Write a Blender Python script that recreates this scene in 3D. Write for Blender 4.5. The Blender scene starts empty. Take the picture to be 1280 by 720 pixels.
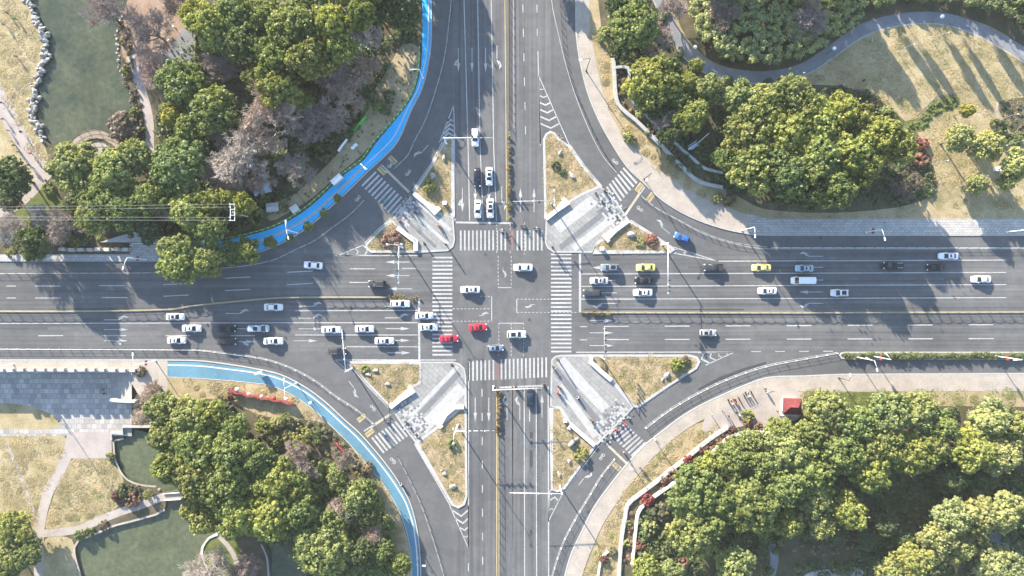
import bpy, bmesh, math, random
import numpy as np
from mathutils import Vector, Matrix
from mathutils.geometry import tessellate_polygon
random.seed(7); RNG = np.random.default_rng(11)
SC = bpy.context.scene
COL = SC.collection
S = 0.2                      # metres per map unit on the ground
H = 170.67                   # height of the drone
R_ = math.radians

def W(px, py, z=0.0):
    """map unit -> world metres; z: height at which the point was read off"""
    k = S * (1 - z / H)
    return ((px - 640) * k, (360 - py) * k)

def WV(px, py, z=0.0, zr=0.0):
    x, y = W(px, py, zr)
    return Vector((x, y, z))

def smooth(pts, step=6.0, closed=False):
    """Catmull-Rom through the points"""
    P = [Vector((p[0], p[1])) for p in pts]
    n = len(P)
    if n < 3: return [tuple(p) for p in P]
    out = []
    rng = range(n) if closed else range(n - 1)
    for i in rng:
        if closed:
            a, b, c, d = P[i-1], P[i], P[(i+1) % n], P[(i+2) % n]
        else:
            b, c = P[i], P[i+1]
            a = P[i-1] if i > 0 else b + (b - c)
            d = P[i+2] if i + 2 < n else c + (c - b)
        L = (c - b).length
        k = max(1, min(24, int(L / step)))
        if L > 200: k = 1
        # centripetal-ish tangents scaled by segment length
        m1 = (c - a) * (L / max((b - a).length + L, 1e-6))
        m2 = (d - b) * (L / max((d - c).length + L, 1e-6))
        for j in range(k):
            t = j / k
            t2, t3 = t*t, t*t*t
            out.append(tuple(b*(2*t3-3*t2+1) + m1*(t3-2*t2+t) + c*(-2*t3+3*t2) + m2*(t3-t2)))
    if not closed: out.append(tuple(P[-1]))
    return out

def resample(pts, d):
    """points every d along a polyline of tuples; returns (point, direction)"""
    res = []; acc = 0.0; nxt = 0.0
    for a, b in zip(pts[:-1], pts[1:]):
        a = Vector(a[:2]); b = Vector(b[:2]); L = (b-a).length
        if L < 1e-9: continue
        u = (b-a)/L
        while nxt <= acc + L + 1e-6:
            res.append((a + u*(nxt-acc), u)); nxt += d
        acc += L
    return res

class MB:
    def __init__(s): s.v = []; s.f = []; s.m = []
    def add(s, vs, fs, mi=0):
        o = len(s.v); s.v += [tuple(v) for v in vs]
        for f in fs: s.f.append(tuple(i+o for i in f)); s.m.append(mi)
        return s
    def box(s, c, d, rz=0.0, mi=0, taper=1.0, bev=0.0):
        cx, cy, cz = c; x, y, z = d[0]/2, d[1]/2, d[2]/2
        ca, sa = math.cos(rz), math.sin(rz)
        if bev > 0:
            b = min(bev, x*.9, y*.9)
            ring = [(x-b,-y),(x,-y+b),(x,y-b),(x-b,y),(-x+b,y),(-x,y-b),(-x,-y+b),(-x+b,-y)]
            lv = [(-z, 1.0), (z-min(bev, z), 1.0), (z, 1 - bev/max(x, y))]
            vs = []
            for zz, k in lv:
                k2 = k*(taper if zz > -z else 1)
                for a, b2 in ring: vs.append((cx+(a*ca-b2*sa)*k2, cy+(a*sa+b2*ca)*k2, cz+zz))
            fs = []
            for l in range(2):
                for i in range(8): fs.append((l*8+i, l*8+(i+1) % 8, l*8+8+(i+1) % 8, l*8+8+i))
            fs.append(tuple(16+i for i in range(8))); fs.append(tuple(7-i for i in range(8)))
            return s.add(vs, fs, mi)
        vs = []
        for zz, k in ((-z, 1.0), (z, taper)):
            for a, b in ((-x,-y),(x,-y),(x,y),(-x,y)):
                vs.append((cx+(a*ca-b*sa)*k, cy+(a*sa+b*ca)*k, cz+zz))
        return s.add(vs, [(3,2,1,0),(4,5,6,7),(0,1,5,4),(1,2,6,5),(2,3,7,6),(3,0,4,7)], mi)
    def tube(s, p0, p1, r0, r1=None, n=6, mi=0, cap=True):
        r1 = r0 if r1 is None else r1
        p0 = Vector(p0); p1 = Vector(p1); d = (p1-p0)
        if d.length < 1e-6: return s
        d.normalize()
        u = d.orthogonal().normalized(); w = d.cross(u)
        vs = []
        for p, r in ((p0, r0), (p1, r1)):
            for i in range(n):
                a = 2*math.pi*i/n
                vs.append(p + (u*math.cos(a) + w*math.sin(a))*r)
        fs = [(i, (i+1) % n, n+(i+1) % n, n+i) for i in range(n)]
        if cap and n > 2:
            fs.append(tuple(range(n-1, -1, -1))); fs.append(tuple(range(n, 2*n)))
        return s.add(vs, fs, mi)
    def path_tube(s, pts, r, n=5, mi=0):
        pts = [Vector(p) for p in pts]; rings = []
        for i, p in enumerate(pts):
            d = (pts[min(i+1, len(pts)-1)] - pts[max(i-1, 0)]).normalized()
            u = Vector((0,0,1)).cross(d)
            if u.length < 1e-4: u = d.orthogonal()
            u.normalize(); w = d.cross(u)
            rr = r[i] if isinstance(r, (list, tuple)) else r
            rings.append([p + (u*math.cos(2*math.pi*k/n) + w*math.sin(2*math.pi*k/n))*rr for k in range(n)])
        vs = [v for rg in rings for v in rg]; fs = []
        for i in range(len(rings)-1):
            for k in range(n): fs.append((i*n+k, i*n+(k+1) % n, (i+1)*n+(k+1) % n, (i+1)*n+k))
        fs.append(tuple(range(n-1, -1, -1))); fs.append(tuple(range(len(vs)-n, len(vs))))
        return s.add(vs, fs, mi)
    def lathe(s, prof, c=(0,0,0), n=12, mi=0):
        vs = []; fs = []
        for r, z in prof:
            for i in range(n):
                a = 2*math.pi*i/n; vs.append((c[0]+r*math.cos(a), c[1]+r*math.sin(a), c[2]+z))
        for l in range(len(prof)-1):
            for i in range(n): fs.append((l*n+i, l*n+(i+1) % n, (l+1)*n+(i+1) % n, (l+1)*n+i))
        fs.append(tuple(range(n-1, -1, -1))); fs.append(tuple((len(prof)-1)*n+i for i in range(n)))
        return s.add(vs, fs, mi)
    def strip(s, pts, w, z0, z1=None, mi=0, closed=False):
        """ribbon along world xy points, width w; z1 given: a solid kerb from z0 to z1"""
        P = [Vector(p[:2]) for p in pts]
        Q = [P[0]]
        for p in P[1:]:
            if (p-Q[-1]).length > 1e-4: Q.append(p)
        P = Q; n = len(P)
        if n < 2: return s
        Lp, Rp = [], []
        for i in range(n):
            if closed: a, b = P[i-1], P[(i+1) % n]
            else: a, b = P[max(i-1,0)], P[min(i+1,n-1)]
            d = (b-a)
            if d.length < 1e-6: d = Vector((1,0))
            d.normalize(); nn = Vector((-d.y, d.x))
            # miter
            d2 = (P[(i+1) % n]-P[i]) if (i+1 < n or closed) else d
            if d2.length > 1e-6:
                d2 = d2.normalized(); n2 = Vector((-d2.y, d2.x)); k = 1/max(.5, nn.dot(n2))
            else: k = 1
            Lp.append(P[i]+nn*w/2*k); Rp.append(P[i]-nn*w/2*k)
        m = n if closed else n-1
        if z1 is None:
            vs = [(p.x,p.y,z0) for p in Lp]+[(p.x,p.y,z0) for p in Rp]
            fs = [(i, n+i, n+(i+1) % n, (i+1) % n) for i in range(m)]
            return s.add(vs, fs, mi)
        vs = []
        for A, z in ((Lp,z0),(Rp,z0),(Lp,z1),(Rp,z1)): vs += [(p.x,p.y,z) for p in A]
        fs = []
        for i in range(m):
            j = (i+1) % n
            fs += [(2*n+i, 3*n+i, 3*n+j, 2*n+j), (i, 2*n+i, 2*n+j, j), (n+j, 3*n+j, 3*n+i, n+i)]
        if not closed: fs += [(0, n, 3*n, 2*n), (n-1, 3*n-1, 4*n-1, 2*n-1)]
        return s.add(vs, fs, mi)
    def poly(s, pts, z, zb=None, holes=(), mi=0):
        """flat polygon (world xy) with holes; zb given: skirt down to zb"""
        loops = [[Vector((p[0],p[1],0)) for p in pts]] + [[Vector((p[0],p[1],0)) for p in h] for h in holes]
        tris = tessellate_polygon(loops)
        allp = [p for l in loops for p in l]
        vs = [(p.x,p.y,z) for p in allp]; fs = []
        for t in tris:
            a,b,c = (allp[i] for i in t)
            cr = (b.x-a.x)*(c.y-a.y)-(b.y-a.y)*(c.x-a.x)
            if abs(cr) < 1e-9: continue
            fs.append(tuple(t) if cr > 0 else (t[0],t[2],t[1]))
        if zb is not None:
            nA = len(allp); vs += [(p.x,p.y,zb) for p in allp]; o = 0
            for l in loops:
                k = len(l)
                for i in range(k): fs.append((o+i, nA+o+i, nA+o+(i+1) % k, o+(i+1) % k))
                o += k
        return s.add(vs, fs, mi)
    def mesh(s, name, mats, sm=False):
        me = bpy.data.meshes.new(name)
        me.from_pydata(s.v, [], s.f)
        for m in (mats if isinstance(mats, (list, tuple)) else [mats]): me.materials.append(m)
        if any(s.m): me.polygons.foreach_set('material_index', s.m)
        if sm: me.polygons.foreach_set('use_smooth', [True]*len(s.f))
        me.update(); return me
    def build(s, name, mats, parent=None, sm=False):
        return link(name, s.mesh(name, mats, sm), parent)

def fix_normals(me):
    bm = bmesh.new(); bm.from_mesh(me); bmesh.ops.recalc_face_normals(bm, faces=bm.faces); bm.to_mesh(me); bm.free()

def link(name, me, parent=None):
    o = bpy.data.objects.new(name, me); COL.objects.link(o)
    if parent is not None: o.parent = parent
    return o
def tag(o, label, cat, group=None, kind=None):
    o['label'] = label; o['category'] = cat
    if group: o['group'] = group
    if kind: o['kind'] = kind
    return o
def thing(name, label, cat, loc=(0,0,0), rz=0.0, group=None):
    o = bpy.data.objects.new(name, None); COL.objects.link(o)
    o.empty_display_size = .3
    o.location = loc; o.rotation_euler = (0,0,rz)
    return tag(o, label, cat, group)
def struct(o): o['kind'] = 'structure'; return o
def dup_tree(o, parent=None):
    c = o.copy(); COL.objects.link(c)
    if parent is not None: c.parent = parent
    for ch in list(o.children): dup_tree(ch, c)
    return c

# ------------------------------------------------------------------ materials
class NT:
    def __init__(s, name):
        s.m = bpy.data.materials.new(name); s.m.use_nodes = True; s.t = s.m.node_tree
        s.t.nodes.clear(); s.out = s.n('ShaderNodeOutputMaterial')
    def n(s, typ, **kw):
        nd = s.t.nodes.new(typ)
        for k, v in kw.items():
            if k.startswith('i_'):
                key = k[2:]; key = int(key) if key.isdigit() else key.replace('_', ' ')
                nd.inputs[key].default_value = v
            else: setattr(nd, k, v)
        return nd
    def l(s, a, b): s.t.links.new(a, b); return b
    def pos(s): return s.n('ShaderNodeNewGeometry').outputs['Position']
    def scaled(s, vec, sc, rot=0.0):
        mp = s.n('ShaderNodeMapping'); mp.inputs['Scale'].default_value = sc
        mp.inputs['Rotation'].default_value = (0,0,rot); s.l(vec, mp.inputs['Vector']); return mp.outputs[0]
    def noise(s, vec, scale, detail=4, rough=.55):
        nd = s.n('ShaderNodeTexNoise'); nd.inputs['Scale'].default_value = scale
        nd.inputs['Detail'].default_value = detail; nd.inputs['Roughness'].default_value = rough
        s.l(vec, nd.inputs['Vector']); return nd.outputs['Fac']
    def ramp(s, fac, stops):
        r = s.n('ShaderNodeValToRGB'); e = r.color_ramp.elements
        while len(e) < len(stops): e.new(.5)
        for i, (p, c) in enumerate(stops): e[i].position = p; e[i].color = (*c, 1) if len(c) == 3 else c
        s.l(fac, r.inputs[0]); return r.outputs[0]
    def mix(s, f, a, b, typ='MIX'):
        m = s.n('ShaderNodeMix', data_type='RGBA', blend_type=typ)
        for sock, v in ((m.inputs[0], f), (m.inputs[6], a), (m.inputs[7], b)):
            if hasattr(v, 'default_value') or hasattr(v, 'is_linked'): s.l(v, sock)
            elif isinstance(v, (int, float)): sock.default_value = v
            else: sock.default_value = (*v, 1)
        return m.outputs[2]
    def math(s, op, a, b=0.0, clamp=False):
        m = s.n('ShaderNodeMath', operation=op); m.use_clamp = clamp
        for sock, v in ((m.inputs[0], a), (m.inputs[1], b)):
            if isinstance(v, (int, float)): sock.default_value = v
            else: s.l(v, sock)
        return m.outputs[0]
    def maprange(s, v, a, b, c=0.0, d=1.0):
        m = s.n('ShaderNodeMapRange'); s.l(v, m.inputs[0])
        for i, x in enumerate((a, b, c, d)): m.inputs[i+1].default_value = x
        return m.outputs[0]
    def bsdf(s, col, rough=.8, metal=0.0, spec=.5, bump=None, bstr=.3, bdist=.05):
        p = s.n('ShaderNodeBsdfPrincipled')
        if isinstance(col, tuple): p.inputs['Base Color'].default_value = (*col, 1)
        else: s.l(col, p.inputs['Base Color'])
        if isinstance(rough, (int, float)): p.inputs['Roughness'].default_value = rough
        else: s.l(rough, p.inputs['Roughness'])
        p.inputs['Metallic'].default_value = metal
        p.inputs['Specular IOR Level'].default_value = spec
        if bump is not None:
            b = s.n('ShaderNodeBump'); b.inputs['Strength'].default_value = bstr; b.inputs['Distance'].default_value = bdist
            s.l(bump, b.inputs['Height']); s.l(b.outputs[0], p.inputs['Normal'])
        s.l(p.outputs[0], s.out.inputs[0]); s.p = p; return s.m

def hexlin(r, g, b):
    f = lambda c: ((c/255+.055)/1.055)**2.4 if c > 10 else c/255/12.92
    return (f(r), f(g), f(b))

def m_plain(name, c, rough=.6, metal=0.0, var=.12, scale=3.0, spec=.5):
    t = NT(name); v = t.noise(t.pos(), scale, 3)
    col = t.mix(1.0, c, t.ramp(v, [(.25, (1-var,)*3), (.75, (1+var,)*3)]), 'MULTIPLY')
    return t.bsdf(col, rough, metal, spec)

def m_ground(name, stops, scale=.25, fine=3.0, fvar=.25, detail=8, bump=.0, rough=.95):
    t = NT(name); p = t.pos()
    n1 = t.noise(p, scale, detail, .62)
    c = t.ramp(n1, stops)
    n2 = t.noise(p, fine, 5, .7)
    c = t.mix(1.0, c, t.ramp(n2, [(.28, (1-fvar,)*3), (.72, (1+fvar,)*3)]), 'MULTIPLY')
    return t.bsdf(c, rough, spec=.2, bump=n2 if bump else None, bstr=bump, bdist=.15)

def m_asphalt():
    t = NT('asphalt'); p = t.pos()
    sx = t.n('ShaderNodeSeparateXYZ'); t.l(p, sx.inputs[0])
    ax = t.math('ABSOLUTE', sx.outputs[0]); ay = t.math('ABSOLUTE', sx.outputs[1])
    ew = t.maprange(t.math('SUBTRACT', ax, ay), -3.0, 6.0)           # 1 on the east-west arms
    far = t.maprange(t.math('MAXIMUM', ax, ay), 10, 22)               # 0 at the crossing
    def band(v, lo, hi): return t.math('MULTIPLY', t.maprange(v, lo-1, lo+1), t.maprange(v, hi+1, hi-1))
    inEW = t.math('MULTIPLY', band(sx.outputs[1], -16.0, 9.8), ew); inNS = t.math('MULTIPLY', band(sx.outputs[0], -14.6, 10.2), t.math('SUBTRACT', 1.0, ew))
    far = t.math('MULTIPLY', far, t.math('ADD', inEW, inNS, True))    # only on the straight carriageways
    # lane wear: tyre bands along the direction of travel
    se = t.noise(t.scaled(p, (.012, .75, 1)), 1.0, 3, .6)
    sn = t.noise(t.scaled(p, (.75, .012, 1)), 1.0, 3, .6)
    st = t.n('ShaderNodeMix', data_type='FLOAT'); t.l(ew, st.inputs[0]); t.l(sn, st.inputs[2]); t.l(se, st.inputs[3])
    we = t.n('ShaderNodeTexWave', wave_type='BANDS', bands_direction='Y', wave_profile='SIN')
    we.inputs['Scale'].default_value = .31; we.inputs['Distortion'].default_value = .6; we.inputs['Detail'].default_value = 1
    t.l(t.scaled(p, (.05, 1, 1)), we.inputs['Vector'])
    wn = t.n('ShaderNodeTexWave', wave_type='BANDS', bands_direction='X', wave_profile='SIN')
    wn.inputs['Scale'].default_value = .31; wn.inputs['Distortion'].default_value = .6; wn.inputs['Detail'].default_value = 1
    t.l(t.scaled(p, (1, .05, 1)), wn.inputs['Vector'])
    wv = t.n('ShaderNodeMix', data_type='FLOAT'); t.l(ew, wv.inputs[0]); t.l(wn.outputs['Fac'], wv.inputs[2]); t.l(we.outputs['Fac'], wv.inputs[3])
    base = t.ramp(st.outputs[0], [(.3, (.072,.072,.074)), (.5, (.106,.106,.107)), (.72, (.145,.144,.141))])
    base = t.mix(t.math('MULTIPLY', far, .85), (.106,.106,.107), base)
    base = t.mix(t.math('MULTIPLY', far, .5), base, t.mix(1.0, base, t.ramp(wv.outputs[0], [(0, (.93,)*3), (1, (1.08,)*3)]), 'MULTIPLY'))
    big = t.noise(p, .045, 6, .6)
    base = t.mix(1.0, base, t.ramp(big, [(.28, (.76,.765,.775)), (.5,(1,1,1)), (.72, (1.20,1.19,1.17))]), 'MULTIPLY')
    fine = t.noise(p, 9.0, 4, .75)
    base = t.mix(1.0, base, t.ramp(fine, [(.25, (.82,)*3), (.75, (1.18,)*3)]), 'MULTIPLY')
    mid = t.noise(p, .38, 7, .72)
    base = t.mix(1.0, base, t.ramp(mid, [(.3, (.82,.825,.83)), (.7, (1.15,1.145,1.14))]), 'MULTIPLY')
    # patches of repair
    vo = t.n('ShaderNodeTexVoronoi', feature='F1', distance='CHEBYCHEV'); vo.inputs['Scale'].default_value = .06
    t.l(t.scaled(p, (1, 2.2, 1)), vo.inputs['Vector'])
    pm = t.maprange(t.n('ShaderNodeSeparateColor').outputs[0], 0, 1)
    sc = t.n('ShaderNodeSeparateColor'); t.l(vo.outputs['Color'], sc.inputs[0])
    msk = t.math('MULTIPLY', t.math('GREATER_THAN', sc.outputs[0], .80), .26)
    base = t.mix(msk, base, (.07,.071,.075))
    # dark droplets / oil
    oil = t.maprange(t.noise(p, .55, 5, .7), .66, .78)
    base = t.mix(t.math('MULTIPLY', oil, .35), base, (.05,.05,.052))
    return t.bsdf(base, .88, spec=.25, bump=fine, bstr=.15, bdist=.02)

def m_paint(name, c, wear=.35, rough=.7):
    t = NT(name); p = t.pos()
    n = t.noise(p, 2.2, 6, .75); n2 = t.noise(p, 14, 3, .7)
    f = t.math('MULTIPLY', t.maprange(t.math('ADD', t.math('MULTIPLY', n, .7), t.math('MULTIPLY', n2, .3)), .46, .66), wear)
    c2 = t.mix(f, c, tuple(x*.25+.06 for x in c))
    big = t.noise(p, .12, 3)
    c2 = t.mix(1.0, c2, t.ramp(big, [(.3, (.78,)*3), (.7, (1.08,)*3)]), 'MULTIPLY')
    return t.bsdf(c2, rough, spec=.3)

def m_tiles(name, c1, c2, mortar, scale, rot=0.0, bw=.5, rh=.5, var=.25, rough=.8, msize=.03):
    t = NT(name); p = t.pos()
    b = t.n('ShaderNodeTexBrick'); b.inputs['Scale'].default_value = scale
    b.inputs['Color1'].default_value = (*c1,1); b.inputs['Color2'].default_value = (*c2,1); b.inputs['Mortar'].default_value = (*mortar,1)
    b.inputs['Mortar Size'].default_value = msize; b.inputs['Brick Width'].default_value = bw; b.inputs['Row Height'].default_value = rh
    t.l(t.scaled(p, (1,1,1), rot), b.inputs['Vector'])
    n = t.noise(p, .3, 6, .65); n2 = t.noise(p, 5, 3)
    c = t.mix(1.0, b.outputs['Color'], t.ramp(n, [(.3, (1-var,)*3), (.7, (1+var*.6,)*3)]), 'MULTIPLY')
    c = t.mix(1.0, c, t.ramp(n2, [(.3, (.9,)*3), (.7, (1.1,)*3)]), 'MULTIPLY')
    return t.bsdf(c, rough, spec=.3)

def m_leaf(name, trans=.38):
    """colour of the plant (object colour), varied by clump and leaf"""
    t = NT(name)
    oi = t.n('ShaderNodeObjectInfo')
    at = t.n('ShaderNodeAttribute', attribute_name='tint')
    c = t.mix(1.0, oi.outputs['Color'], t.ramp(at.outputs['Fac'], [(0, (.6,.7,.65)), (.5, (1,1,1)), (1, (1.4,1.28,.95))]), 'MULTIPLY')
    d = t.n('ShaderNodeBsdfPrincipled'); t.l(c, d.inputs['Base Color']); d.inputs['Roughness'].default_value = .55
    d.inputs['Specular IOR Level'].default_value = .35
    tr = t.n('ShaderNodeBsdfTranslucent'); t.l(t.mix(1.0, c, (1.1,1.15,.6), 'MULTIPLY'), tr.inputs[0])
    mx = t.n('ShaderNodeMixShader'); mx.inputs[0].default_value = trans
    t.l(d.outputs[0], mx.inputs[1]); t.l(tr.outputs[0], mx.inputs[2]); t.l(mx.outputs[0], t.out.inputs[0])
    return t.m

def m_objcol(name, rough=.35, metal=0.0, coat=0.0, spec=.5):
    t = NT(name); oi = t.n('ShaderNodeObjectInfo')
    tc = t.n('ShaderNodeTexCoord'); n = t.noise(tc.outputs['Object'], 2.5, 4)
    c = t.mix(1.0, oi.outputs['Color'], t.ramp(n, [(.3, (.9,)*3), (.7, (1.05,)*3)]), 'MULTIPLY')
    t.bsdf(c, rough, metal, spec); t.p.inputs['Coat Weight'].default_value = coat; t.p.inputs['Coat Roughness'].default_value = .08
    return t.m

def m_water(name, c1, c2):
    t = NT(name); p = t.pos()
    n = t.noise(p, .11, 7, .68)
    c = t.ramp(n, [(.32, c1), (.66, c2)])
    n2 = t.noise(p, .9, 4, .6)
    c = t.mix(1.0, c, t.ramp(n2, [(.3, (.78,)*3), (.7, (1.22,)*3)]), 'MULTIPLY')
    rip = t.noise(p, 3.0, 3, .6)
    return t.bsdf(c, .12, spec=.4, bump=rip, bstr=.06, bdist=.05)

M = {}
M['asphalt'] = m_asphalt()
M['white'] = m_paint('road_paint_white', (.43,.425,.41), .95)
M['faint'] = m_paint('road_paint_worn', (.42,.42,.41), .8)
M['yellow'] = m_paint('road_paint_yellow', (.60,.46,.20), .5)
M['red_paint'] = m_paint('road_paint_red', (.20,.13,.12), .6)
M['blue'] = m_paint('blue_lane_paint', (.10,.23,.31), .55)
M['blue_new'] = m_paint('fresh_blue_lane_paint', (.015,.43,.80), .5)
M['kerb'] = m_plain('kerb_stone', (.36,.35,.335), .85, var=.15, scale=1.5)
M['walk'] = m_tiles('sidewalk_paving', (.395,.342,.292), (.352,.305,.258), (.27,.235,.2), 1.2, var=.18)
M['walk_grey'] = m_tiles('grey_sidewalk_paving', (.45,.425,.39), (.34,.325,.305), (.22,.215,.21), .95, bw=.9, rh=.6, var=.14, msize=.05)
M['plaza_tile'] = m_tiles('plaza_tiles', (.42,.39,.355), (.26,.245,.23), (.20,.19,.18), .62, var=.18, bw=.8, rh=.8)
M['plaza'] = m_tiles('granite_plaza', (.275,.268,.255), (.235,.23,.22), (.17,.167,.16), .55, rot=.75, bw=.9, rh=.6, var=.16)
M['plaza_lt'] = m_plain('granite_light', (.345,.336,.318), .8, var=.14, scale=.9)
M['plaza_dk'] = m_plain('granite_dark', (.135,.137,.143), .8, var=.12, scale=.9)
M['tile_w'] = m_plain('granite_white', (.35,.345,.33), .7, var=.08)
M['tile_d'] = m_plain('granite_black', (.115,.118,.125), .7, var=.12)
M['stone'] = m_plain('white_stone', (.54,.52,.49), .75, var=.08)
M['dry'] = m_ground('dry_grass', [(.25,(.15,.135,.06)), (.40,(.26,.21,.115)), (.6,(.345,.27,.165)), (.8,(.40,.33,.22))], .22, 3.5, .34)
M['island'] = m_ground('island_dry_grass', [(.28,(.09,.105,.04)), (.42,(.21,.17,.085)), (.56,(.32,.24,.145)), (.75,(.37,.295,.20))], .42, 3.2, .45)
M['lawn'] = m_ground('pale_lawn', [(.27,(.145,.135,.06)), (.42,(.25,.208,.11)), (.58,(.335,.272,.16)), (.76,(.39,.325,.215))], .2, 3.0, .36)
M['green'] = m_ground('green_grass', [(.25,(.05,.075,.02)), (.5,(.10,.12,.035)), (.75,(.17,.16,.06))], .35, 4.0, .35)
M['soil'] = m_ground('woodland_soil', [(.25,(.04,.045,.022)), (.5,(.085,.075,.045)), (.75,(.15,.12,.08))], .22, 3.0, .35)
M['redsoil'] = m_ground('red_soil', [(.25,(.16,.11,.075)), (.5,(.26,.18,.13)), (.75,(.33,.25,.19))], .3, 3.0, .3)
M['path'] = m_ground('pale_path', [(.3,(.285,.245,.22)), (.55,(.345,.30,.27)), (.8,(.38,.335,.305))], .3, 4.0, .12)
M['darkpath'] = m_ground('grey_path', [(.3,(.15,.155,.165)), (.55,(.20,.205,.215)), (.8,(.25,.25,.255))], .3, 4.0, .15)
M['water'] = m_water('pond_water', (.062,.076,.042), (.108,.118,.066))
M['water2'] = m_water('pond_water_shallow', (.034,.046,.028), (.092,.098,.056))
M['leaf'] = m_leaf('leaf')
M['bark'] = m_plain('bark', (.13,.105,.085), .9, var=.3, scale=4)
M['twig'] = m_objcol('twig', .9, spec=.2)
M['rock'] = m_ground('boulder', [(.25,(.15,.145,.135)), (.5,(.30,.285,.265)), (.75,(.44,.415,.385))], 1.3, 5.0, .35)
M['paint'] = m_objcol('car_paint', .35, 0.0, .25, .4)
M['glass'] = m_plain('car_glass', (.018,.021,.026), .08, var=.05, spec=.6)
M['tyre'] = m_plain('tyre_rubber', (.022,.022,.023), .85)
M['rim'] = m_plain('alloy', (.45,.46,.47), .35, .8)
M['lampglass'] = m_plain('headlight_glass', (.62,.64,.66), .15, var=.03)
M['redglass'] = m_plain('tail_light', (.35,.02,.02), .25, var=.03)
M['trim'] = m_plain('black_trim', (.03,.03,.032), .55)
M['plate_blue'] = m_plain('number_plate', (.03,.09,.35), .5)
M['cloth'] = m_objcol('cloth', .9, spec=.2)
M['skin'] = m_plain('skin', (.42,.26,.19), .6, var=.05)
M['hair'] = m_plain('hair', (.02,.017,.015), .6, var=.1)
M['trousers'] = m_plain('trousers', (.04,.045,.06), .9, var=.15)
M['shoe'] = m_plain('shoe', (.06,.055,.05), .7)
M['rail_grey'] = m_plain('rail_paint', (.30,.305,.31), .6, var=.15)
M['block'] = m_plain('planter_stone', (.40,.385,.365), .85, var=.25, scale=1.2)
M['wire'] = m_plain('wire', (.28,.28,.28), .6)
M['steel'] = m_plain('galvanised_steel', (.42,.43,.44), .45, .3, var=.05)
M['white_metal'] = m_plain('white_metal', (.74,.75,.75), .45, var=.05)
M['dark_metal'] = m_plain('dark_metal', (.06,.063,.07), .5, .2)
M['brass'] = m_plain('yellow_rail', (.27,.24,.16), .6, var=.1)
M['brown_metal'] = m_plain('brown_rail', (.12,.09,.06), .6)
M['redm'] = m_plain('red_lacquer', (.24,.04,.035), .75)
M['roof_red'] = m_tiles('red_roof', (.20,.042,.045), (.145,.032,.036), (.08,.02,.02), 3.0, var=.4)
M['green_panel'] = m_plain('green_panel', (.06,.42,.05), .5)
M['wood'] = m_tiles('boardwalk', (.34,.27,.21), (.27,.21,.16), (.10,.08,.06), 3.0, bw=2.0, rh=.45, var=.2)
M['concrete'] = m_plain('concrete', (.34,.34,.33), .85, var=.15, scale=1.0)
M['globe'] = m_plain('white_globe', (.80,.80,.78), .3, var=.02)
M['sigblack'] = m_plain('signal_black', (.03,.032,.033), .5)
M['blue_panel'] = m_plain('pale_blue_panel', (.36,.50,.62), .5)
SKY_STRENGTH, SUN_STRENGTH, EXPOSURE, HAZE = 0.14, 5.0, 1.88, 0.00009
# ================================================================== setting: ground, roads, paving
Z_ROAD, Z_LAND, Z_WALK = 0.0, 0.11, 0.135
LOW_D = 4.5                  # the south-west park lies below the road
LOW = [(-420,463.6),(165,463.6),(173,500),(184,515),(196,545),(205,575),(236,612),(262,648),(300,664),(335,668),(385,676),(398,720),(398,1140),(-420,1140)]
def in_poly(x, y, poly):
    c = False; j = len(poly)-1
    for i in range(len(poly)):
        xi, yi = poly[i]; xj, yj = poly[j]
        if (yi > y) != (yj > y) and x < (xj-xi)*(y-yi)/(yj-yi)+xi: c = not c
        j = i
    return c
def zg(px, py): return -LOW_D if in_poly(px, py, LOW) else 0.0
ZB = [0.0]                   # level the current surfaces are laid on
def wp(pts): return [W(p[0], p[1], ZB[0]) for p in pts]

mb = MB(); mb.poly([(-1500,-1500),(1500,-1500),(1500,1500),(-1500,1500)], -8.0)
struct(mb.build('terrain', M['soil']))

# kerb lines of the four corner blocks (road side)
K_NW = smooth([(539,-420),(539,0),(539,50),(535,82),(527,112),(515,136),(497,177),(482,194),(460,214),(437,237),(415,257),(395,276),(370,294),(345,307),(320,316),(270,324),(215,326)]) + [(0,326),(-420,326)]
K_NE = smooth([(720,-420),(720,0),(721,50),(732,107),(747,147),(765,180),(785,210),(805,229),(830,252),(865,272),(905,286),(940,293)]) + [(960,294),(1280,294),(1720,294)]
K_SE = [(1720,467),(1280,467)] + smooth([(1052,468),(1005,470),(960,472),(930,482),(900,495),(875,507),(850,522),(825,541),(805,557),(782,582),(762,607),(742,635),(727,665),(715,690),(706,720),(700,760)]) + [(695,1140)]
K_SW = [(-420,450),(0,450),(190,450)] + smooth([(210,450),(250,451),(290,456),(320,461),(350,468),(380,483),(405,501),(430,524),(449,541),(467,561),(484,582),(498,602),(512,627),(521,660),(525,695),(526,720),(526,770)]) + [(526,1140)]
B_NW = K_NW + [(-420,-420)]
B_NE = K_NE + [(1720,-420)]
B_SE = K_SE + [(1720,1140)]
B_SW = K_SW + [(-420,1140)]

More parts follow.
